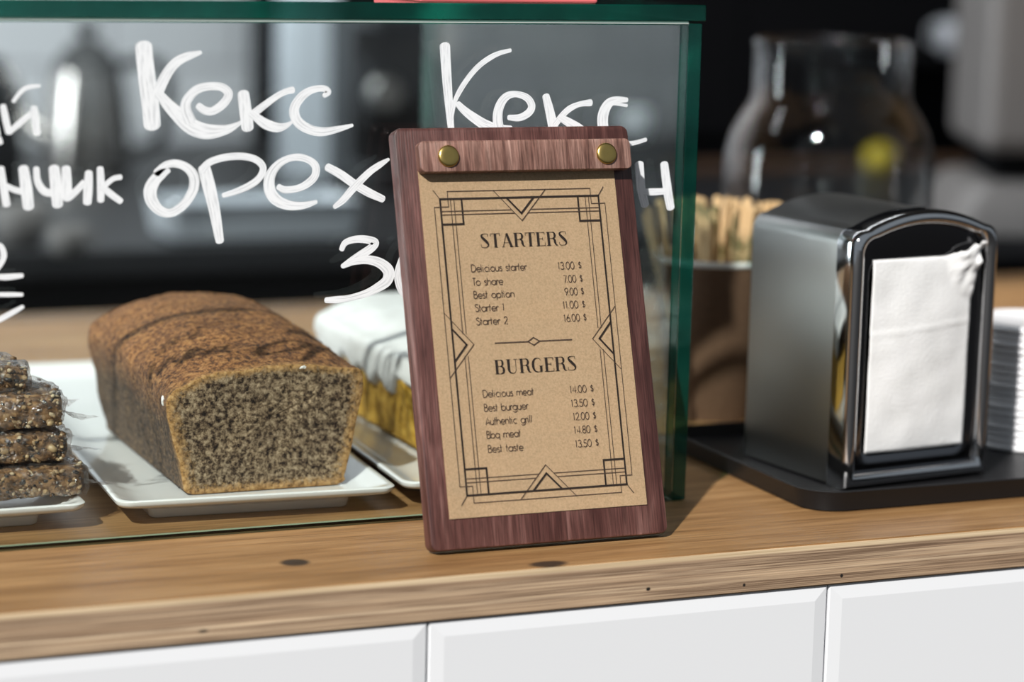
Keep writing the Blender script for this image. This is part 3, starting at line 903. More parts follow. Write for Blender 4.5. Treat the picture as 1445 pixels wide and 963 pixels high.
# high-contrast headings
HA, FA = 0.030, 0.19     # hairline and stem, in cap heights
HD = {
    'S': (0.66, [([(0.50, 0.97, .03), (0.40, 0.995, .03), (0.25, 0.99, .04), (0.12, 0.90, .10), (0.14, 0.76, .17), (0.30, 0.55, .2), (0.46, 0.33, .18), (0.50, 0.16, .11), (0.40, 0.03, .04), (0.22, 0.005, .03), (0.08, 0.04, .03)], 1),
                 ([(0.50, 0.97), (0.50, 0.78)], HA), ([(0.07, 0.03), (0.07, 0.24)], HA)]),
    'T': (0.66, [([(0.30, 0), (0.30, 1)], FA), ([(0.0, 0.985), (0.60, 0.985)], HA), ([(0.01, 0.985), (0.01, 0.80)], HA), ([(0.59, 0.985), (0.59, 0.80)], HA), ([(0.18, 0.012), (0.42, 0.012)], HA)]),
    'A': (0.78, [([(0.10, 0.0), (0.36, 1.0)], HA * 1.3), ([(0.36, 0.98), (0.62, 0.0)], FA), ([(0.18, 0.30), (0.52, 0.30)], HA), ([(0.0, 0.012), (0.20, 0.012)], HA), ([(0.50, 0.012), (0.74, 0.012)], HA)]),
    'R': (0.74, [([(0.14, 0), (0.14, 1)], FA), ([(0.0, 0.012), (0.28, 0.012)], HA), ([(0.0, 0.985), (0.40, 0.985)], HA),
                 ([(0.38, 0.985, .03), (0.50, 0.93, .10), (0.54, 0.76, .17), (0.50, 0.59, .10), (0.36, 0.52, .03)], 1), ([(0.14, 0.52), (0.38, 0.52)], HA),
                 ([(0.40, 0.51, .05), (0.51, 0.42, .15), (0.54, 0.20, .17), (0.60, 0.04, .08), (0.70, 0.03, .03)], 1)]),
    'E': (0.66, [([(0.14, 0), (0.14, 1)], FA), ([(0.0, 0.985), (0.56, 0.985)], HA), ([(0.0, 0.012), (0.58, 0.012)], HA), ([(0.14, 0.52), (0.42, 0.52)], HA),
                 ([(0.55, 0.985), (0.55, 0.80)], HA), ([(0.57, 0.012), (0.57, 0.22)], HA), ([(0.42, 0.42), (0.42, 0.62)], HA)]),
    'B': (0.72, [([(0.14, 0), (0.14, 1)], FA), ([(0.0, 0.985), (0.38, 0.985)], HA), ([(0.0, 0.012), (0.38, 0.012)], HA), ([(0.14, 0.53), (0.38, 0.53)], HA),
                 ([(0.36, 0.985, .03), (0.47, 0.93, .10), (0.50, 0.77, .16), (0.47, 0.61, .10), (0.36, 0.53, .03)], 1),
                 ([(0.36, 0.53, .03), (0.50, 0.46, .11), (0.55, 0.27, .18), (0.50, 0.08, .11), (0.36, 0.012, .03)], 1)]),
    'U': (0.78, [([(0.14, 1.0, .19), (0.14, 0.5, .19), (0.14, 0.28, .19), (0.20, 0.09, .12), (0.36, 0.01, .04), (0.50, 0.06, .03), (0.56, 0.20, .03), (0.57, 0.5, .03), (0.57, 1.0, .03)], 1),
                 ([(0.0, 0.985), (0.28, 0.985)], HA), ([(0.46, 0.985), (0.68, 0.985)], HA)]),
    'G': (0.78, [([(0.58, 0.80, .03), (0.52, 0.93, .03), (0.38, 0.99, .04), (0.22, 0.93, .10), (0.12, 0.72, .17), (0.10, 0.5, .19), (0.12, 0.27, .17), (0.22, 0.07, .10), (0.38, 0.01, .04), (0.50, 0.04, .03), (0.56, 0.12, .03)], 1),
                 ([(0.58, 0.0), (0.58, 0.42)], FA * 0.9), ([(0.46, 0.42), (0.70, 0.42)], HA)]),
}
def heading(b, s, x0, x1, z, h):
    tot = sum(HD[c][0] for c in s) - 0.08
    k = (x1 - x0) / (tot * h)
    x = x0
    for c in s:
        adv, strokes = HD[c]
        for st, w in strokes:
            if len(st[0]) == 3:
                ribbon(b, [(x + p[0] * h * k, z + p[1] * h, p[2] * h) for p in st], w, on_paper, smooth=5, caps=False)
            else:
                ribbon(b, [(x + p[0] * h * k, z + p[1] * h) for p in st], max(w * h, 0.26), on_paper, smooth=0, caps=False)
        x += adv * h * k
bm = bmesh.new()
heading(bm, 'STARTERS', -27.4, 27.2, 170.5, 8.0)
obj('heading', bm, M['ink'], sheet)
bm = bmesh.new()
heading(bm, 'BURGERS', -25.7, 25.3, 97.5, 8.1)
obj('heading', bm, M['ink'], sheet)

# ------------------------------------------------------------------ plates
def make_plate(label, loc, rotz, w, d, group):
    p = thing('serving_plate', label, 'plate', loc, (0, 0, rotz), group)
    def lp(ins, z, r):
        return [(x, y, z) for x, y in rrect(w - 2 * ins, d - 2 * ins, max(r - ins, 0.002), 6)]
    bm = bmesh.new()
    loft(bm, [lp(0.030, 0.0098, 0.036), lp(0.020, 0.0100, 0.030), lp(0.012, 0.0122, 0.022), lp(0.004, 0.0160, 0.014), lp(0.0012, 0.0168, 0.0105), lp(0.0, 0.0160, 0.009),
              lp(0.0002, 0.0142, 0.009), lp(0.0020, 0.0122, 0.0105), lp(0.016, 0.0082, 0.022), lp(0.022, 0.0060, 0.027)], True, True, True)
    obj('dish', bm, M['porcelain'], p, angle=50)
    bm = bmesh.new()
    loft(bm, [lp(0.0225, 0.0064, 0.027), lp(0.0235, 0.0012, 0.028), lp(0.0250, 0.0, 0.029)], True, True, True)
    obj('foot', bm, M['porcelain'], p, angle=50)
    return p
GP = 'white rectangular plates in the glass case'
def front_left(px, py, w, d, rz):
    c, s = math.cos(rz), math.sin(rz)
    return (px + w / 2 * c - d / 2 * s, py + w / 2 * s + d / 2 * c, 0)
a = math.radians(-3.0)
make_plate('white rectangular plate under the dark poppy seed loaf', front_left(-0.2235, 0.1015, 0.168, 0.45, a), a, 0.168, 0.45, GP)
make_plate('white rectangular plate under the iced lemon cake behind the clipboard', front_left(-0.0490, 0.1005, 0.140, 0.36, a), a, 0.140, 0.36, GP)
make_plate('white plate at left edge under the wrapped seed bars', front_left(-0.4080, 0.1045, 0.168, 0.40, 0), 0, 0.168, 0.40, GP)

# ------------------------------------------------------------------ the poppy seed loaf
def loaf_section(half_b, half_t, hl, hr, crown):
    """outline points (x, z) of a tin loaf: narrow base, flared sides, domed top"""
    P = [(-half_b + 0.006, 0.0), (-half_b + 0.001, 0.0022), (-half_b - 0.0005, 0.008), (-half_b - (half_t - half_b) * 0.6, hl * 0.55), (-half_t, hl * 0.88), (-half_t + 0.0015, hl + 0.002),
         (-half_t + 0.010, hl + (crown - hl) * 0.42), (-half_t * 0.5, hl + (crown - hl) * 0.86), (0, crown), (half_t * 0.5, hr + (crown - hr) * 0.88), (half_t - 0.011, hr + (crown - hr) * 0.42),
         (half_t - 0.0015, hr + 0.001), (half_t, hr * 0.88), (half_b + (half_t - half_b) * 0.6, hr * 0.55), (half_b + 0.0005, 0.008), (half_b - 0.001, 0.0022), (half_b - 0.006, 0.0)]
    return catmull(P, 6)
def make_loaf(name, label, cat, loc, L, secfun, skin, faces, amp, rough_seed):
    root = thing(name, label, cat, loc)
    NY = 70
    loops = []
    for j in range(NY + 1):
        tt = j / NY
        sec = secfun(tt)
        cx = sum(p[0] for p in sec) / len(sec)
        cz = max(p[1] for p in sec) * 0.45
        k = 1.0
        y = L * tt
        if tt > 0.93:
            q = (tt - 0.93) / 0.07
            k = math.sqrt(max(0.0, 1 - q * q * 0.22))
        lp = []
        for (x, z) in sec:
            X, Z = cx + (x - cx) * k, (cz + (z - cz) * k if z > cz else z)
            if Z > 0.004:
                d = amp * (1.3 * nz(X, y, Z, 55, rough_seed) + 0.7 * nz(X, y, Z, 190, rough_seed) + 0.5 * nz(X, y, Z, 420, rough_seed))
                n = Vector((X - cx, 0, Z - cz)).normalized()
                X += n.x * d
                Z += n.z * d
            lp.append((X, y + (amp * 0.5 * nz(X, 0, Z, 200, 3) if j == 0 else 0), Z))
        loops.append(lp)
    bm = bmesh.new()
    loft(bm, loops, True, False, True)
    for e in [f for f in bm.faces if len(f.verts) > 4]:
        bmesh.ops.triangulate(bm, faces=[e])
    obj(faces[0], bm, skin, root, smooth=True)
    # the cut face: rings from the outline to the middle, uv.x = 1 at the rim
    bm = bmesh.new()
    uv = bm.loops.layers.uv.new('rim')
    o = loops[0]
    cx = sum(p[0] for p in o) / len(o)
    cz = sum(p[2] for p in o) / len(o)
    ks = [1.0, 0.985, 0.95, 0.9, 0.83, 0.75, 0.66, 0.56, 0.46, 0.36, 0.26, 0.16, 0.07]
    rows = []
    for k in ks:
        rows.append([bm.verts.new((cx + (p[0] - cx) * k, p[1] - (0.0006 if k < 0.99 else 0) + (amp * 0.9 * (nz(cx + (p[0] - cx) * k, 1, p[2] * k, 260, 7) + nz(p[0] * k, 1, p[2] * k, 90, 9)) if k < 0.97 else 0), cz + (p[2] - cz) * k)) for p in o])
    n = len(o)
    for r in range(len(ks) - 1):
        for i in range(n):
            j = (i + 1) % n
            f = bm.faces.new((rows[r][i], rows[r][j], rows[r + 1][j], rows[r + 1][i]))
            for l, kk in zip(f.loops, (ks[r], ks[r], ks[r + 1], ks[r + 1])):
                l[uv].uv = (kk, 0)
    f = bm.faces.new(rows[-1])
    for l in f.loops:
        l[uv].uv = (0, 0)
    obj(faces[1], bm, faces[2], root, smooth=True)
    return root
def poppy(tt):
    e = math.sin(min(1, tt / 0.55) * PI / 2)
    back = max(0.0, (tt - 0.75) / 0.25)
    hl = 0.0590 + 0.0125 * e - 0.002 * back
    hr = 0.0690 + 0.0020 * e - 0.012 * back
    crown = 0.0750 + 0.0200 * e - 0.008 * back ** 2
    return loaf_section(0.0508, 0.0605 + 0.002 * e, hl, hr, crown)
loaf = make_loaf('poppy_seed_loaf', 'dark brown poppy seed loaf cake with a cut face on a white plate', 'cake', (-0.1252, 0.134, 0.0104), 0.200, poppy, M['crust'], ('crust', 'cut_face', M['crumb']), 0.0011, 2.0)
# small sugar flakes stuck to the loaf
for cen, dim in (((-0.0606, 0.0085, 0.0560), (0.0012, 0.0018, 0.0034)), ((0.0225, -0.0004, 0.0735), (0.0024, 0.0010, 0.0012))):
    bm = bmesh.new()
    bmesh.ops.create_icosphere(bm, subdivisions=2, radius=1.0, matrix=Matrix.Translation(cen) @ Matrix.Diagonal((*dim, 1)))
    for v in bm.verts:
        v.co += Vector((nz(*v.co, 900), nz(*v.co, 900, 4), nz(*v.co, 900, 8))) * 0.0008
    obj('sugar_flake', bm, M['crumb_white'], loaf)

# ------------------------------------------------------------------ the iced lemon cake
def lemon_sec(tt):
    e = math.sin(min(1, tt / 0.5) * PI / 2)
    return loaf_section(0.0430, 0.0530, 0.058, 0.058, 0.064 + 0.008 * e)
LEM = (0.0400, 0.205, 0.0115)
lemon = make_loaf('lemon_loaf', 'yellow lemon loaf cake with white icing partly behind the clipboard', 'cake', LEM, 0.170, lemon_sec, M['lemon_cake'], ('sponge', 'cut_face', M['lemon_cake']), 0.0009, 5.0)
bm = bmesh.new()
loops = []
NYi = 40
for j in range(NYi + 1):
    tt = j / NYi
    y = -0.004 + 0.178 * tt
    sec = lemon_sec(min(1, max(0, tt)))
    up_ = [p for p in sec if p[1] > 0.030]
    drip_l = 0.040 + 0.014 * nz(0, y, 0, 40, 1) + 0.006 * math.sin(y * 190)
    drip_r = 0.042 + 0.012 * nz(0, y, 0, 45, 6)
    k = 1.0 if 0.08 < tt < 0.92 else (0.90 if tt in (0, 1) else 0.97)
    outer, inner = [], []
    for i, (x, z) in enumerate(up_):
        lim = drip_l if x < 0 else drip_r
        z2 = max(z, lim)
        s = 1 if z2 > lim else 0.35
        nrm = Vector((x * 0.9, 0, z - 0.03)).normalized()
        th_ = 0.0040 * s + 0.0010 * nz(x, y, z, 60, 3)
        outer.append((x * k + nrm.x * th_, y, z2 * (0.94 + 0.06 * k) + nrm.z * th_ * (1 if z2 == z else 0)))
    inner = [(p[0] * 0.90, p[1], p[2] * 0.93) for p in reversed(outer)]
    loops.append(outer + inner)
loft(bm, loops, True, True, True)
obj('icing', bm, M['icing'], lemon, smooth=True)

# ------------------------------------------------------------------ wrapped seed bars
def make_bar(label, loc, rotz, L, W, H, seed, tilt=0.0):
    rnd = random.Random(seed)
    root = thing('seed_bar', label, 'snack bar', loc, (0, tilt, rotz), 'wrapped seed bars stacked at left')
    def shell(bm, l, w, h, amp, sc, sd, mat=0, tuck=2.6):
        NU, NV = 46, 36
        loops = []
        for j in range(NU + 1):
            u = -1 + 2 * j / NU
            lp = []
            for i in range(NV):
                a = 2 * PI * i / NV
                ca, sa = math.cos(a), math.sin(a)
                k = (abs(ca) ** 7 + abs(sa) ** 7) ** (-1 / 7)
                e = (1 - abs(u) ** 16 * 0.14)
                x, y, z = l / 2 * u, w / 2 * ca * k * e, h / 2 * sa * k * (1 - abs(u) ** 16 * 0.25)
                d = amp * (nz(x, y, z, sc, sd) + 0.5 * nz(x, y, z, sc * 2.4, sd))
                lp.append((x + d * 0.4, y + d * ca, z + d * sa + h / 2))
            loops.append(lp)
        loft(bm, loops, True, True, True, mat)
    bm = bmesh.new()
    shell(bm, L, W, H * 0.93, 0.0022, 130, seed)
    obj('bar', bm, M['bar_body'], root, smooth=True)
    bm = bmesh.new()
    for k in range(620):
        side = rnd.random()
        if side < 0.55:
            x, y, z = rnd.uniform(-L / 2, L / 2) * 0.97, -W / 2 + rnd.uniform(0.0004, 0.0016), rnd.uniform(0.08, 0.92) * H * 0.93
        elif side < 0.72:
            x, y, z = L / 2 - rnd.uniform(0.0006, 0.0020), rnd.uniform(-W / 2, W / 2) * 0.90, rnd.uniform(0.1, 0.9) * H * 0.93
        else:
            x, y, z = rnd.uniform(-L / 2, L / 2), rnd.uniform(-W / 2, W / 2) * 0.95, H * 0.93 - rnd.uniform(0.0, 0.0012)
        big = rnd.random()
        s = rnd.uniform(0.0010, 0.0019) if big < 0.94 else rnd.uniform(0.0022, 0.0034)
        mt = Matrix.Translation((x, y, z)) @ Matrix.Rotation(rnd.uniform(0, 6.3), 4, 'Z') @ Matrix.Rotation(rnd.uniform(-0.7, 0.7), 4, 'Y') @ Matrix.Diagonal((s * rnd.uniform(1.0, 1.9), s * 0.8, s * rnd.uniform(0.5, 0.9), 1))
        r = bmesh.ops.create_icosphere(bm, subdivisions=1, radius=1.0, matrix=mt)
        mi = rnd.choices((0, 1, 2, 3), (0.27, 0.38, 0.23, 0.12))[0]
        for f in {f for v in r['verts'] for f in v.link_faces}:
            f.material_index = mi
    sd_ = obj('seeds', bm, [M['seed_a'], M['seed_b'], M['seed_c'], M['seed_d']], root, smooth=True)
    sd_['kind'] = 'stuff'
    bm = bmesh.new()
    shell(bm, L + 0.005, W + 0.005, H * 1.04, 0.0030, 120, seed + 9)
    # flat sealed end of the film with two pointed corners
    fin = []
    for j in range(9):
        u = j / 8
        row = []
        for i in range(13):
            v = -1 + i / 6
            ext = 0.005 + 0.015 * abs(v) ** 2.0
            row.append(bm.verts.new((L / 2 + 0.0005 + u * ext, v * (W / 2 - 0.001 + 0.004 * u), H * 0.45 + 0.0022 * math.sin(v * 5 + u * 2 + seed) * u - 0.004 * u + 0.0012 * nz(u * 9, v * 5, seed, 1))))
        fin.append(row)
    for j in range(8):
        for i in range(12):
            bm.faces.new((fin[j][i], fin[j][i + 1], fin[j + 1][i + 1], fin[j + 1][i]))
    obj('film_wrapper', bm, M['film'], root, smooth=True)
    return root
make_bar('wrapped seed bar at the bottom of the stack on the left plate', (-0.3020, 0.150, 0.0170), 0.00, 0.128, 0.058, 0.0185, 11)
make_bar('wrapped seed bar in the middle of the stack on the left plate', (-0.3110, 0.155, 0.0362), 0.03, 0.128, 0.056, 0.0190, 23)
make_bar('wrapped seed bar on the stack with its film corner pointing at the loaf', (-0.3105, 0.160, 0.0560), -0.05, 0.126, 0.056, 0.0205, 37)
make_bar('wrapped seed bar lying topmost at the left edge above the other bars', (-0.3300, 0.168, 0.0772), 0.10, 0.125, 0.054, 0.0165, 51, 0.05)

# ------------------------------------------------------------------ black tray
TX0, TX1, TY0, TY1 = 0.1815, 0.640, 0.0135, 0.2230
bm = bmesh.new()
def tl(ins, z, r=0.026):
    return [(x, y, z) for x, y in rrect(TX1 - TX0 - 2 * ins, TY1 - TY0 - 2 * ins, max(0.004, r - ins), 8, (TX0 + TX1) / 2, (TY0 + TY1) / 2)]
loft(bm, [tl(0.0050, 0.0003), tl(0.0035, 0.0008), tl(0.0008, 0.0118), tl(0.0, 0.0130), tl(0.0006, 0.0136), tl(0.0022, 0.0134), tl(0.0030, 0.0120), tl(0.0062, 0.0052), tl(0.0090, 0.0046)], True, True, True)
tray = obj('serving_tray', bm, M['black_tray'], None, angle=40)
tag(tray, 'black plastic tray under the napkin dispenser', 'tray')
TZ = 0.0046

# ------------------------------------------------------------------ napkin dispenser
NR = math.radians(7.0)
disp = thing('napkin_dispenser', 'brushed steel napkin dispenser with a chrome front frame on the black tray', 'napkin dispenser',
             (0.2244 + 0.0565 * math.cos(NR), 0.0490 + 0.0565 * math.sin(NR), TZ + 0.0002), (0, 0, NR))
HW, HC, HRI = 0.0565, 0.1560, 0.1715      # half width, height at the corners, height of the ridge
def arch_outline(off=0.0, n_arc=26):
    w = HW + off
    P = [(-w, 0.0 - off), (w, 0.0 - off)]
    r = 0.009 + max(off, -0.006)
    # right side up to the rounded corner, the arch, then down the left side
    for k in range(1, 12):
        P.append((w, (HC - 0.010) * k / 12))
    def top(x):
        return HC + off + (HRI - HC) * (1 - (x / HW) ** 2)
    cr = 0.0105
    zc = top(w - cr) - cr
    for k in range(0, 6):
        a_ = PI / 2 * k / 6
        P.append((w - cr + cr * math.cos(a_), zc + cr * math.sin(a_)))
    for k in range(n_arc + 1):
        x = (w - cr) * (1 - 2 * k / n_arc)
        P.append((x, top(x)))
    for k in range(1, 7):
        a_ = PI / 2 + PI / 2 * k / 6
        P.append((-w + cr + cr * math.cos(a_), zc + cr * math.sin(a_)))
    for k in range(1, 12):
        P.append((-w, (HC - 0.010) * (12 - k) / 12))
    return P
def ring(off, y):
    return [(x, y, z + 0.0014) for x, z in arch_outline(off)]
bm = bmesh.new()
loft(bm, [ring(0, 0.014), ring(0, 0.1085), ring(-0.0006, 0.1097), ring(-0.002, 0.1102)], True, False, True)
obj('body', bm, M['steel'], disp, angle=30)
bm = bmesh.new()
loft(bm, [ring(0.0010, 0.0175), ring(0.0012, 0.0160), ring(0.0012, 0.0045), ring(0.0006, 0.0015), ring(-0.0014, -0.0010), ring(-0.0040, -0.0016), ring(-0.0066, -0.0004), ring(-0.0082, 0.0024), ring(-0.0085, 0.0075)], True)
obj('front_frame', bm, M['chrome'], disp, angle=50)
# recessed front plate with the window for the napkins
def polar(poly, c, n):
    out = []
    for k in range(n):
        a_ = 2 * PI * k / n
        d = (math.cos(a_), math.sin(a_))
        best = 0
        for p, q in zip(poly, poly[1:] + poly[:1]):
            ex, ez = q[0] - p[0], q[1] - p[1]
            den = d[0] * ez - d[1] * ex
            if abs(den) < 1e-12:
                continue
            tq = ((p[0] - c[0]) * ez - (p[1] - c[1]) * ex) / den
            sq = ((p[0] - c[0]) * d[1] - (p[1] - c[1]) * d[0]) / den
            if tq > 0 and -1e-6 <= sq <= 1 + 1e-6:
                best = max(best, tq)
        out.append((c[0] + d[0] * best, c[1] + d[1] * best))
    return out
WX0, WX1, WZ0, WZ1 = -0.0415, 0.0425, 0.0160, 0.1415
wc = ((WX0 + WX1) / 2, (WZ0 + WZ1) / 2)
po = polar(arch_outline(-0.0084), wc, 160)
wi = polar(rrect(WX1 - WX0, WZ1 - WZ0, 0.007, 8, *wc), wc, 160)
wi2 = polar(rrect(WX1 - WX0 - 0.003, WZ1 - WZ0 - 0.003, 0.006, 8, *wc), wc, 160)
bm = bmesh.new()
loft(bm, [[(x, 0.0062, z + 0.0014) for x, z in po], [(x, 0.0060, z + 0.0014) for x, z in wi], [(x, 0.0066, z + 0.0014) for x, z in wi2], [(x, 0.0105, z + 0.0014) for x, z in wi2]], True)
obj('front_plate', bm, M['plate_chrome'], disp, angle=30)

# the napkin showing in the window
nap = thing('paper_napkin', 'white paper napkin in the dispenser window with a crumpled corner', 'napkin', disp.location, disp.rotation_euler)
bm = bmesh.new()
NX_, NZ_ = 46, 66
x0, x1, z0, z1 = WX0 + 0.0035, WX1 - 0.0020, WZ0 + 0.0035, WZ1 + 0.0005
gr = []
for j in range(NZ_ + 1):
    v = j / NZ_
    row = []
    for i in range(NX_ + 1):
        u = i / NX_
        x = x0 + (x1 - x0) * u
        z = z0 + (z1 - z0) * v
        y = 0.0058 - 0.0035 * math.sin(PI * min(1, max(0, u))) * math.sin(PI * min(1, v)) ** 0.6
        y += 0.0006 * nz(x, 0, z, 60, 2) - 0.0006 * math.exp(-((v - 0.66 + 0.05 * (1 - u)) / 0.008) ** 2)
        c_ = max(0.0, 1 - math.hypot((u - 1.0) * 1.1, (v - 1.0) * 1.3) / 0.30)
        if c_ > 0:
            y -= 0.0075 * c_ + 0.0065 * c_ * nz(x, 0, z, 210, 5)
            z += 0.0075 * c_ + 0.0050 * c_ * nz(x, 2, z, 170, 6) + 0.0030 * c_ * nz(x, 2, 0, 420, 3)
            x += 0.0055 * c_ + 0.0030 * c_ * nz(0, 3, z, 260, 8)
        row.append(bm.verts.new((x, y, z + 0.0014)))
    gr.append(row)
for j in range(NZ_):
    for i in range(NX_):
        bm.faces.new((gr[j][i], gr[j][i + 1], gr[j + 1][i + 1], gr[j + 1][i]))
bmesh.ops.recalc_face_normals(bm, faces=bm.faces[:])
bmesh.ops.solidify(bm, geom=bm.faces[:], thickness=0.0005)
obj('sheet', bm, M['napkin'], nap, smooth=True)

# ------------------------------------------------------------------ stack of white cup lids
ORD = ['topmost', 'second', 'third', 'fourth', 'fifth', 'sixth', 'seventh', 'eighth', 'ninth', 'tenth', 'eleventh', 'twelfth', 'thirteenth', 'fourteenth',
       'fifteenth', 'sixteenth', 'seventeenth', 'eighteenth', 'nineteenth', 'twentieth']
NL, LS = 18, 0.0047
LX, LY = 0.4280, 0.1500
lid0 = None
for k in range(NL):
    z = TZ + 0.0002 + (NL - 1 - k) * LS
    lab = 'white plastic cup lid, %s from the top of the stack beside the dispenser' % ORD[k] if k else 'white plastic cup lid on top of the stack beside the napkin dispenser'
    rot = (0, 0, 0.4 * k)
    jx, jy = 0.0008 * math.sin(k * 2.1), 0.0008 * math.cos(k * 1.3)
    if lid0 is None:
        lid0 = thing('cup_lid', lab, 'lid', (LX + jx, LY + jy, z), rot, 'white cup lids stacked on the black tray')
        bm = bmesh.new()
        lathe(bm, [(0.0425, 0.0003), (0.0448, 0.0000), (0.0458, 0.0008), (0.0460, 0.0020), (0.0452, 0.0032), (0.0440, 0.0036)], 64)
        obj('rim', bm, M['lid'], lid0, angle=50)
        bm = bmesh.new()
        lathe(bm, [(0.0425, 0.0003), (0.0440, 0.0036), (0.0425, 0.0044), (0.0405, 0.0046), (0.0385, 0.0042), (0.0370, 0.0030), (0.002, 0.0028)], 64, cap1=True)
        obj('cover', bm, M['lid'], lid0, angle=50)
    else:
        dup(lid0, lab, (LX + jx, LY + jy, z), rot)

# ------------------------------------------------------------------ cup of wooden stirrers
CUP = (0.2680, 0.3130, 0.0)
cup = thing('paper_cup', 'brown paper cup with a white rim holding wooden stirrers behind the case', 'cup', CUP)
bm = bmesh.new()
lathe(bm, [(0.0285, 0.0022), (0.0292, 0.0), (0.0312, 0.0), (0.0318, 0.0012), (0.0462, 0.1130)], 64)
obj('sleeve', bm, M['cup_kraft'], cup, angle=40)
bm = bmesh.new()
lathe(bm, [(0.0462, 0.1126), (0.0474, 0.1134), (0.0478, 0.1152), (0.0470, 0.1168), (0.0455, 0.1168), (0.0450, 0.1150), (0.0302, 0.0030), (0.001, 0.0030)], 64, cap1=True)
obj('rim', bm, M['cup_white'], cup, angle=60)
rnd = random.Random(5)
st0 = None
SG = 'wooden stirrers in the brown paper cup'
SLAB = 'pale wooden stirrer standing in the brown paper cup'
for k in range(52):
    if k == 0:
        bx, by, tx, ty, top = -0.020, -0.004, -0.0640, -0.010, 0.149
    elif k == 1:
        bx, by, tx, ty, top = -0.019, 0.004, -0.0540, 0.006, 0.151
    else:
        a_ = rnd.uniform(0, 2 * PI)
        q = math.sqrt(rnd.uniform(0.02, 1))
        bx, by = 0.024 * q * math.cos(a_), 0.024 * q * math.sin(a_)
        a2 = a_ + rnd.uniform(-0.35, 0.35)
        tx, ty = 0.048 * q * math.cos(a2), 0.048 * q * math.sin(a2)
        top = rnd.uniform(0.143, 0.157)
    p0 = Vector((CUP[0] + bx, CUP[1] + by, 0.0036))
    p1 = Vector((CUP[0] + tx, CUP[1] + ty, top))
    q_ = (p1 - p0).to_track_quat('Z', 'Y') @ Matrix.Rotation(rnd.uniform(-0.9, 0.9), 3, 'Z').to_quaternion()
    if st0 is None:
        bm = bmesh.new()
        Ls = 0.152
        o_ = rrect(0.0058, Ls, 0.0028, 5, 0, Ls / 2)
        loft(bm, [[(x, -0.0007, z) for x, z in o_], [(x, 0.0007, z) for x, z in o_]], True, True, True)
        st0 = obj('wooden_stirrer', bm, M['birch'])
        tag(st0, SLAB, 'stirrer', SG)
        s = st0
    else:
        s = st0.copy()
        COL.objects.link(s)
    s.location = p0
    s.rotation_euler = q_.to_euler()
    if k == 0:
        s['label'] = 'pale wooden stirrer leaning furthest left out of the paper cup'
        s.pop('group', None)
        s['group'] = SG
    else:
        s['label'] = SLAB

# ------------------------------------------------------------------ crumpled clear bag beside the cup
bm = bmesh.new()
loops = []
for j in range(41):
    v = j / 40
    lp = []
    for i in range(72):
        a_ = 2 * PI * i / 72
        ca, sa = math.cos(a_), math.sin(a_)
        rr = 0.027 * (1 - 0.25 * v ** 2) * (1 + 0.16 * nz(ca, sa, v * 4, 2.2, 4) + 0.14 * nz(ca * 2, sa * 2, v * 5, 2.6, 9) + 0.06 * abs(nz(ca * 3, sa * 3, v * 7, 3.1, 2)))
        lp.append((rr * ca, rr * sa * 0.9, 0.128 * v * (1 + 0.10 * v * nz(ca, sa, v, 3, 2))))
    loops.append(lp)
loft(bm, loops, True, True, False)
bag = obj('clear_film_bag', bm, M['film_bag'], None, (0.176, 0.262, 0.0002), smooth=True)
tag(bag, 'crumpled clear film bag between the glass case and the brown paper cup', 'bag')

# ------------------------------------------------------------------ the big glass jar
bm = bmesh.new()
JO = [(0.060, 0.0), (0.074, 0.0015), (0.080, 0.008), (0.0815, 0.020), (0.0815, 0.165), (0.0805, 0.178), (0.0765, 0.194), (0.0690, 0.2080), (0.0630, 0.2165), (0.0612, 0.224),
      (0.0612, 0.256), (0.0620, 0.2612), (0.0616, 0.2645), (0.0598, 0.2652), (0.0584, 0.2640), (0.0580, 0.2560), (0.0580, 0.2240), (0.0600, 0.2145), (0.0665, 0.2055), (0.0735, 0.1925),
      (0.0775, 0.177), (0.0785, 0.165), (0.0785, 0.022), (0.0760, 0.012), (0.060, 0.008)]
lathe(bm, JO, 96, cap0=True, cap1=True)
jar = obj('glass_jar', bm, M['jar'], None, (0.4130, 0.4130, 0.0002), smooth=True)
tag(jar, 'big empty clear glass jar with a wide neck behind the napkin dispenser', 'jar')

# ------------------------------------------------------------------ pink card box on top of the case
pk = thing('pink_box', 'pink card box lying on top of the glass case', 'box', (0.006, 0.110, 0.3036))
bm = bmesh.new()
box(bm, -0.0560, 0.0560, -0.025, 0.055, 0, 0.030, 0.0012)
obj('tray', bm, M['pink'], pk)
bm = bmesh.new()
box(bm, -0.0570, 0.0570, -0.026, 0.056, 0.0305, 0.046, 0.0012)
obj('lid', bm, M['pink'], pk)

# ------------------------------------------------------------------ the kitchen behind
BZ = -0.02            # top of the back counter
bc = thing('back_counter', 'black back counter with a dark stone top in the blurred kitchen', 'counter', (0, 1.40, -1.05))
bm = bmesh.new()
box(bm, -2.2, 3.2, 0, 1.2, 1.05 + BZ - 0.03, 1.05 + BZ, 0.003)
obj('stone_top', bm, M['worktop_dark'], bc)
bm = bmesh.new()
box(bm, -2.2, 3.2, 0.03, 1.2, 0, 1.05 + BZ - 0.03)
obj('carcass', bm, M['black'], bc)
for k in range(9):
    bm = bmesh.new()
    box(bm, -2.19 + k * 0.6, -2.19 + k * 0.6 + 0.594, 0.010, 0.030, 0.12, 1.05 + BZ - 0.04, 0.002)
    d_ = obj('door', bm, M['black'], bc)
cb = thing('tall_cupboard', 'tall black cupboard standing against the tiled back wall', 'cupboard', (0.62, 2.16, BZ))
bm = bmesh.new()
box(bm, 0, 2.6, 0.02, 0.44, 0.0, 1.5)
obj('carcass', bm, M['black'], cb)
for k in range(4):
    bm = bmesh.new()
    box(bm, 0.003 + 0.65 * k, 0.647 + 0.65 * k, 0, 0.02, 0.04, 1.48, 0.002)
    obj('door', bm, M['black'], cb)

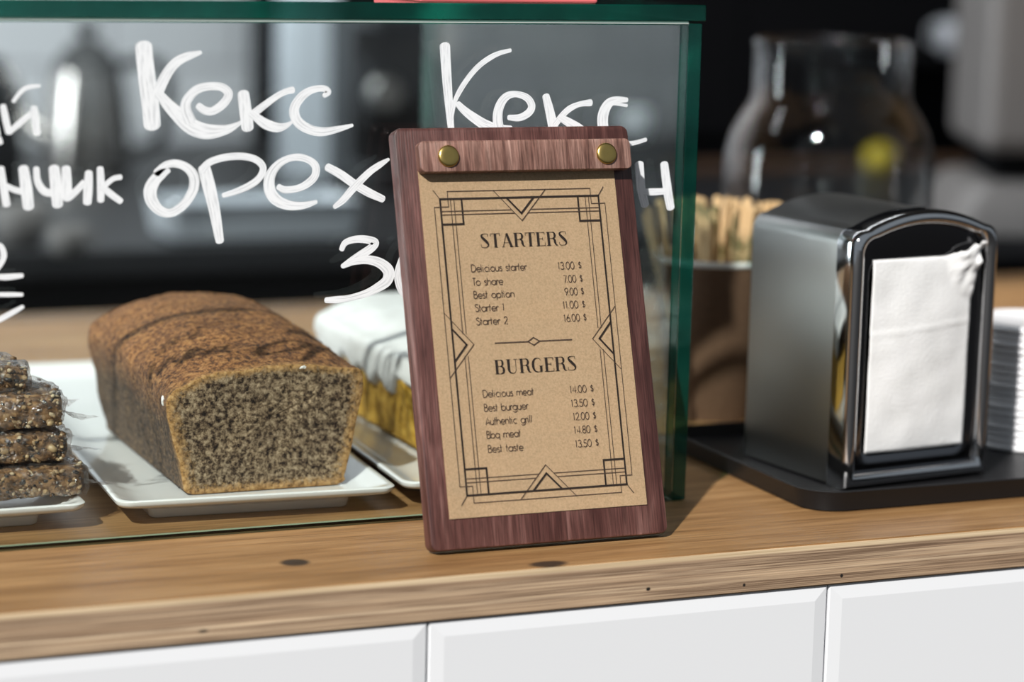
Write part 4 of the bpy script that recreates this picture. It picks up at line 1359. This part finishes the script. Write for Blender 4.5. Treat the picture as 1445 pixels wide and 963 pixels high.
# conical steel kettle
kt = thing('steel_kettle', 'shiny conical steel kettle with black knob and handle on the back counter', 'kettle', (0.2500, 2.150, BZ), (0, 0, 0))
bm = bmesh.new()
lathe(bm, [(0.050, 0.0), (0.057, 0.003), (0.059, 0.012), (0.057, 0.060), (0.053, 0.105), (0.049, 0.132), (0.046, 0.145)], 64, cap0=True)
obj('body', bm, M['kettle_steel'], kt, angle=40)
bm = bmesh.new()
lathe(bm, [(0.0468, 0.143), (0.0470, 0.147), (0.036, 0.166), (0.020, 0.182), (0.006, 0.187)], 48, cap1=True)
obj('lid', bm, M['kettle_lid'], kt, angle=40)
bm = bmesh.new()
lathe(bm, [(0.005, 0.186), (0.006, 0.190), (0.014, 0.195), (0.015, 0.204), (0.010, 0.211), (0.002, 0.213)], 32, cap1=True)
obj('knob', bm, M['black_gloss'], kt, smooth=True)
bm = bmesh.new()
tube(bm, catmull([(0.037, -0.018, 0.150), (0.075, -0.034, 0.160), (0.096, -0.044, 0.140), (0.100, -0.046, 0.100), (0.090, -0.040, 0.050), (0.053, -0.022, 0.030)], 6), 0.0085, 12)
obj('handle', bm, M['black_gloss'], kt, smooth=True)
bm = bmesh.new()
pts = catmull([(-0.046, 0.026, 0.050), (-0.078, 0.046, 0.075), (-0.092, 0.054, 0.120), (-0.108, 0.064, 0.150)], 6)
tube(bm, pts, [0.014 - 0.009 * k / (len(pts) - 1) for k in range(len(pts))], 12)
obj('spout', bm, M['kettle_steel'], kt, smooth=True)

# dark pot at the left edge
pot = thing('black_coffee_pot', 'dark coffee pot cut off by the left edge of the photo', 'pot', (0.075, 2.020, BZ))
bm = bmesh.new()
lathe(bm, [(0.04, 0.0), (0.055, 0.004), (0.058, 0.05), (0.050, 0.11), (0.036, 0.145), (0.034, 0.160)], 48, cap0=True)
obj('body', bm, M['black_gloss'], pot, angle=40)
bm = bmesh.new()
lathe(bm, [(0.036, 0.160), (0.032, 0.168), (0.008, 0.176), (0.008, 0.186), (0.002, 0.188)], 48, cap1=True)
obj('lid', bm, M['black_gloss'], pot, angle=40)

# coffee machine in the middle
cm = thing('coffee_machine', 'black coffee machine with a round steel dial on the back counter', 'coffee machine', (0.640, 1.900, BZ))
bm = bmesh.new()
box(bm, -0.075, 0.075, 0.05, 0.22, 0, 0.36, 0.012)
obj('body', bm, M['black_gloss'], cm)
bm = bmesh.new()
box(bm, -0.080, 0.080, -0.06, 0.06, 0.215, 0.37, 0.012)
obj('head', bm, M['black_gloss'], cm)
bm = bmesh.new()
box(bm, -0.080, 0.080, -0.07, 0.06, 0, 0.035, 0.006)
obj('drip_tray', bm, M['black_gloss'], cm)
bm = bmesh.new()
lathe(bm, [(0.002, 0.0), (0.020, 0.0), (0.024, 0.004), (0.024, 0.014)], 32, cap0=True)
obj('dial', bm, M['steel'], cm, (-0.045, -0.002, 0.128), (-PI / 2, 0, 0), angle=40)
bm = bmesh.new()
box(bm, -0.066, -0.030, 0.020, 0.052, 0.085, 0.170, 0.004)
obj('control_panel', bm, M['black_gloss'], cm)
bm = bmesh.new()
box(bm, 0.002, 0.030, -0.066, -0.058, 0.180, 0.30, 0.004)
obj('trim_strip', bm, M['kettle_steel'], cm)

# steel baking tin near the front of the back counter
tn = thing('enamel_tin', 'long low pale enamel tin at the front of the back counter', 'tin', (0.2843, 1.490, BZ))
bm = bmesh.new()
def tnl(w, d, z):
    return [(x, y, z) for x, y in rrect(w, d, 0.012, 5)]
loft(bm, [tnl(0.2092, 0.10, 0.0006), tnl(0.2162, 0.106, 0.003), tnl(0.2302, 0.118, 0.042), tnl(0.2262, 0.114, 0.042), tnl(0.2122, 0.102, 0.005)], True, True, True)
obj('pan', bm, M['enamel'], tn, angle=40)
bm = bmesh.new()
loft(bm, [tnl(0.2342, 0.122, 0.0405), tnl(0.2362, 0.124, 0.0420), tnl(0.2342, 0.122, 0.0435), tnl(0.2282, 0.116, 0.0435), tnl(0.2272, 0.115, 0.0420), tnl(0.2292, 0.117, 0.0405)], True)
obj('rim', bm, M['chrome'], tn, angle=40)

# small cups
def mug(label, loc, r, h, m, rz=0.0):
    c = thing('small_cup', label, 'cup', loc, (0, 0, rz))
    bm = bmesh.new()
    lathe(bm, [(r * 0.60, 0.0), (r * 0.72, h * 0.03), (r * 0.90, h * 0.35), (r, h * 0.98), (r * 0.97, h), (r * 0.93, h * 0.97), (r * 0.84, h * 0.35), (r * 0.6, h * 0.08)], 40, cap0=True, cap1=True)
    obj('bowl', bm, m, c, angle=60)
    bm = bmesh.new()
    tube(bm, catmull([(r * 0.93, 0, h * 0.8), (r * 1.35, 0, h * 0.82), (r * 1.5, 0, h * 0.55), (r * 1.3, 0, h * 0.3), (r * 0.86, 0, h * 0.28)], 5), r * 0.11, 8)
    obj('handle', bm, m, c, smooth=True)
    return c
mug('small grey cup low on the back counter below the kettle', (0.0408, 1.3671, BZ), 0.021, 0.030, M['grey_enamel'])
mug('grey jug beside the small cup at far left of the back counter', (0.0111, 1.4636, BZ), 0.030, 0.044, M['grey_enamel'], 2.2)
can = thing('black_canister', 'black canister on the back counter under a white cup', 'canister', (1.0200, 2.020, BZ))
bm = bmesh.new()
lathe(bm, [(0.045, 0.0), (0.048, 0.002), (0.048, 0.046), (0.045, 0.048)], 40, cap0=True, cap1=True)
obj('body', bm, M['black_gloss'], can, angle=40)
bm = bmesh.new()
lathe(bm, [(0.0485, 0.040), (0.0490, 0.042), (0.0490, 0.050), (0.0460, 0.052)], 40, cap1=True)
obj('lid', bm, M['black_gloss'], can, angle=40)
mug('white cup standing on the black canister between case edge and clipboard', (1.0200, 2.020, BZ + 0.0522), 0.024, 0.042, M['mug_white'], 0.5)
lm = bmesh.new()
bmesh.ops.create_uvsphere(lm, u_segments=32, v_segments=20, radius=0.022)
for v in lm.verts:
    v.co.x *= 1.25 + 0.16 * (abs(v.co.x) / 0.022) ** 6
    v.co += v.co.normalized() * 0.0006 * nz(*v.co, 160)
le = obj('lemon', lm, M['lemon'], None, (1.4000, 1.965, BZ + 0.0222), (0, 0, 0.4), smooth=True)
tag(le, 'yellow lemon on the back counter seen through the glass jar', 'lemon')
sh = thing('wall_shelf', 'short black shelf on the cupboard holding a pale cup', 'shelf', (1.5600, 2.157, 0.1400))
bm = bmesh.new()
box(bm, -0.16, 0.16, -0.13, 0, 0, 0.012, 0.001)
obj('shelf_board', bm, M['black'], sh)
for sx in (-0.13, 0.13):
    bm = bmesh.new()
    box(bm, sx - 0.006, sx + 0.006, -0.10, 0, -0.012, 0, 0.001)
    obj('bracket', bm, M['black_gloss'], sh)
mug('pale blue grey cup on the short black shelf at upper right', (1.5900, 2.090, 0.1522), 0.021, 0.048, M['mug_white'], 2.6)
wb = bmesh.new()
box(wb, 0.70, 1.62, 2.03, 2.05, BZ, BZ + 0.014, 0.002)
wbo = obj('wooden_strip', wb, M['brown_wood'])
tag(wbo, 'narrow brown wooden strip on the back counter behind the jar', 'wood strip')

# grey machine at the right edge
gm = thing('grey_grinder', 'grey coffee grinder cut off by the right edge of the photo', 'grinder', (1.0600, 1.170, -0.1998), (0, 0, -0.40))
bm = bmesh.new()
box(bm, -0.005, 0.22, 0.0, 0.24, 0.292, 0.72, 0.018, 3)
obj('body', bm, M['grey_enamel'], gm)
bm = bmesh.new()
box(bm, 0.02, 0.20, 0.05, 0.22, 0.24, 0.30)
obj('neck', bm, M['black'], gm)
bm = bmesh.new()
loft(bm, [[(x, y, z) for x, y in rrect(w, dd, 0.03, 6, 0.09, 0.11)] for w, dd, z in ((0.270, 0.26, 0.200), (0.270, 0.26, 0.206), (0.245, 0.24, 0.235), (0.215, 0.22, 0.256), (0.19, 0.20, 0.258))], True, True, True)
obj('base', bm, M['grey_enamel'], gm, angle=40)
tr = thing('black_trolley', 'black trolley under the grey grinder at the right edge', 'trolley', (1.02, 1.12, -1.05))
bm = bmesh.new()
box(bm, -0.12, 0.52, -0.13, 0.262, 1.02, 1.05, 0.003)
obj('top', bm, M['black'], tr)
bm = bmesh.new()
box(bm, -0.11, 0.51, -0.12, 0.255, 0.02, 1.02)
obj('cabinet', bm, M['black'], tr)
for sx in (-0.05, 0.47):
    for sy in (-0.08, 0.22):
        bm = bmesh.new()
        lathe(bm, [(0.012, 0.0), (0.02, 0.003), (0.02, 0.018), (0.012, 0.021)], 20, (sx, sy, 0), cap0=True, cap1=True)
        obj('foot', bm, M['black'], tr)
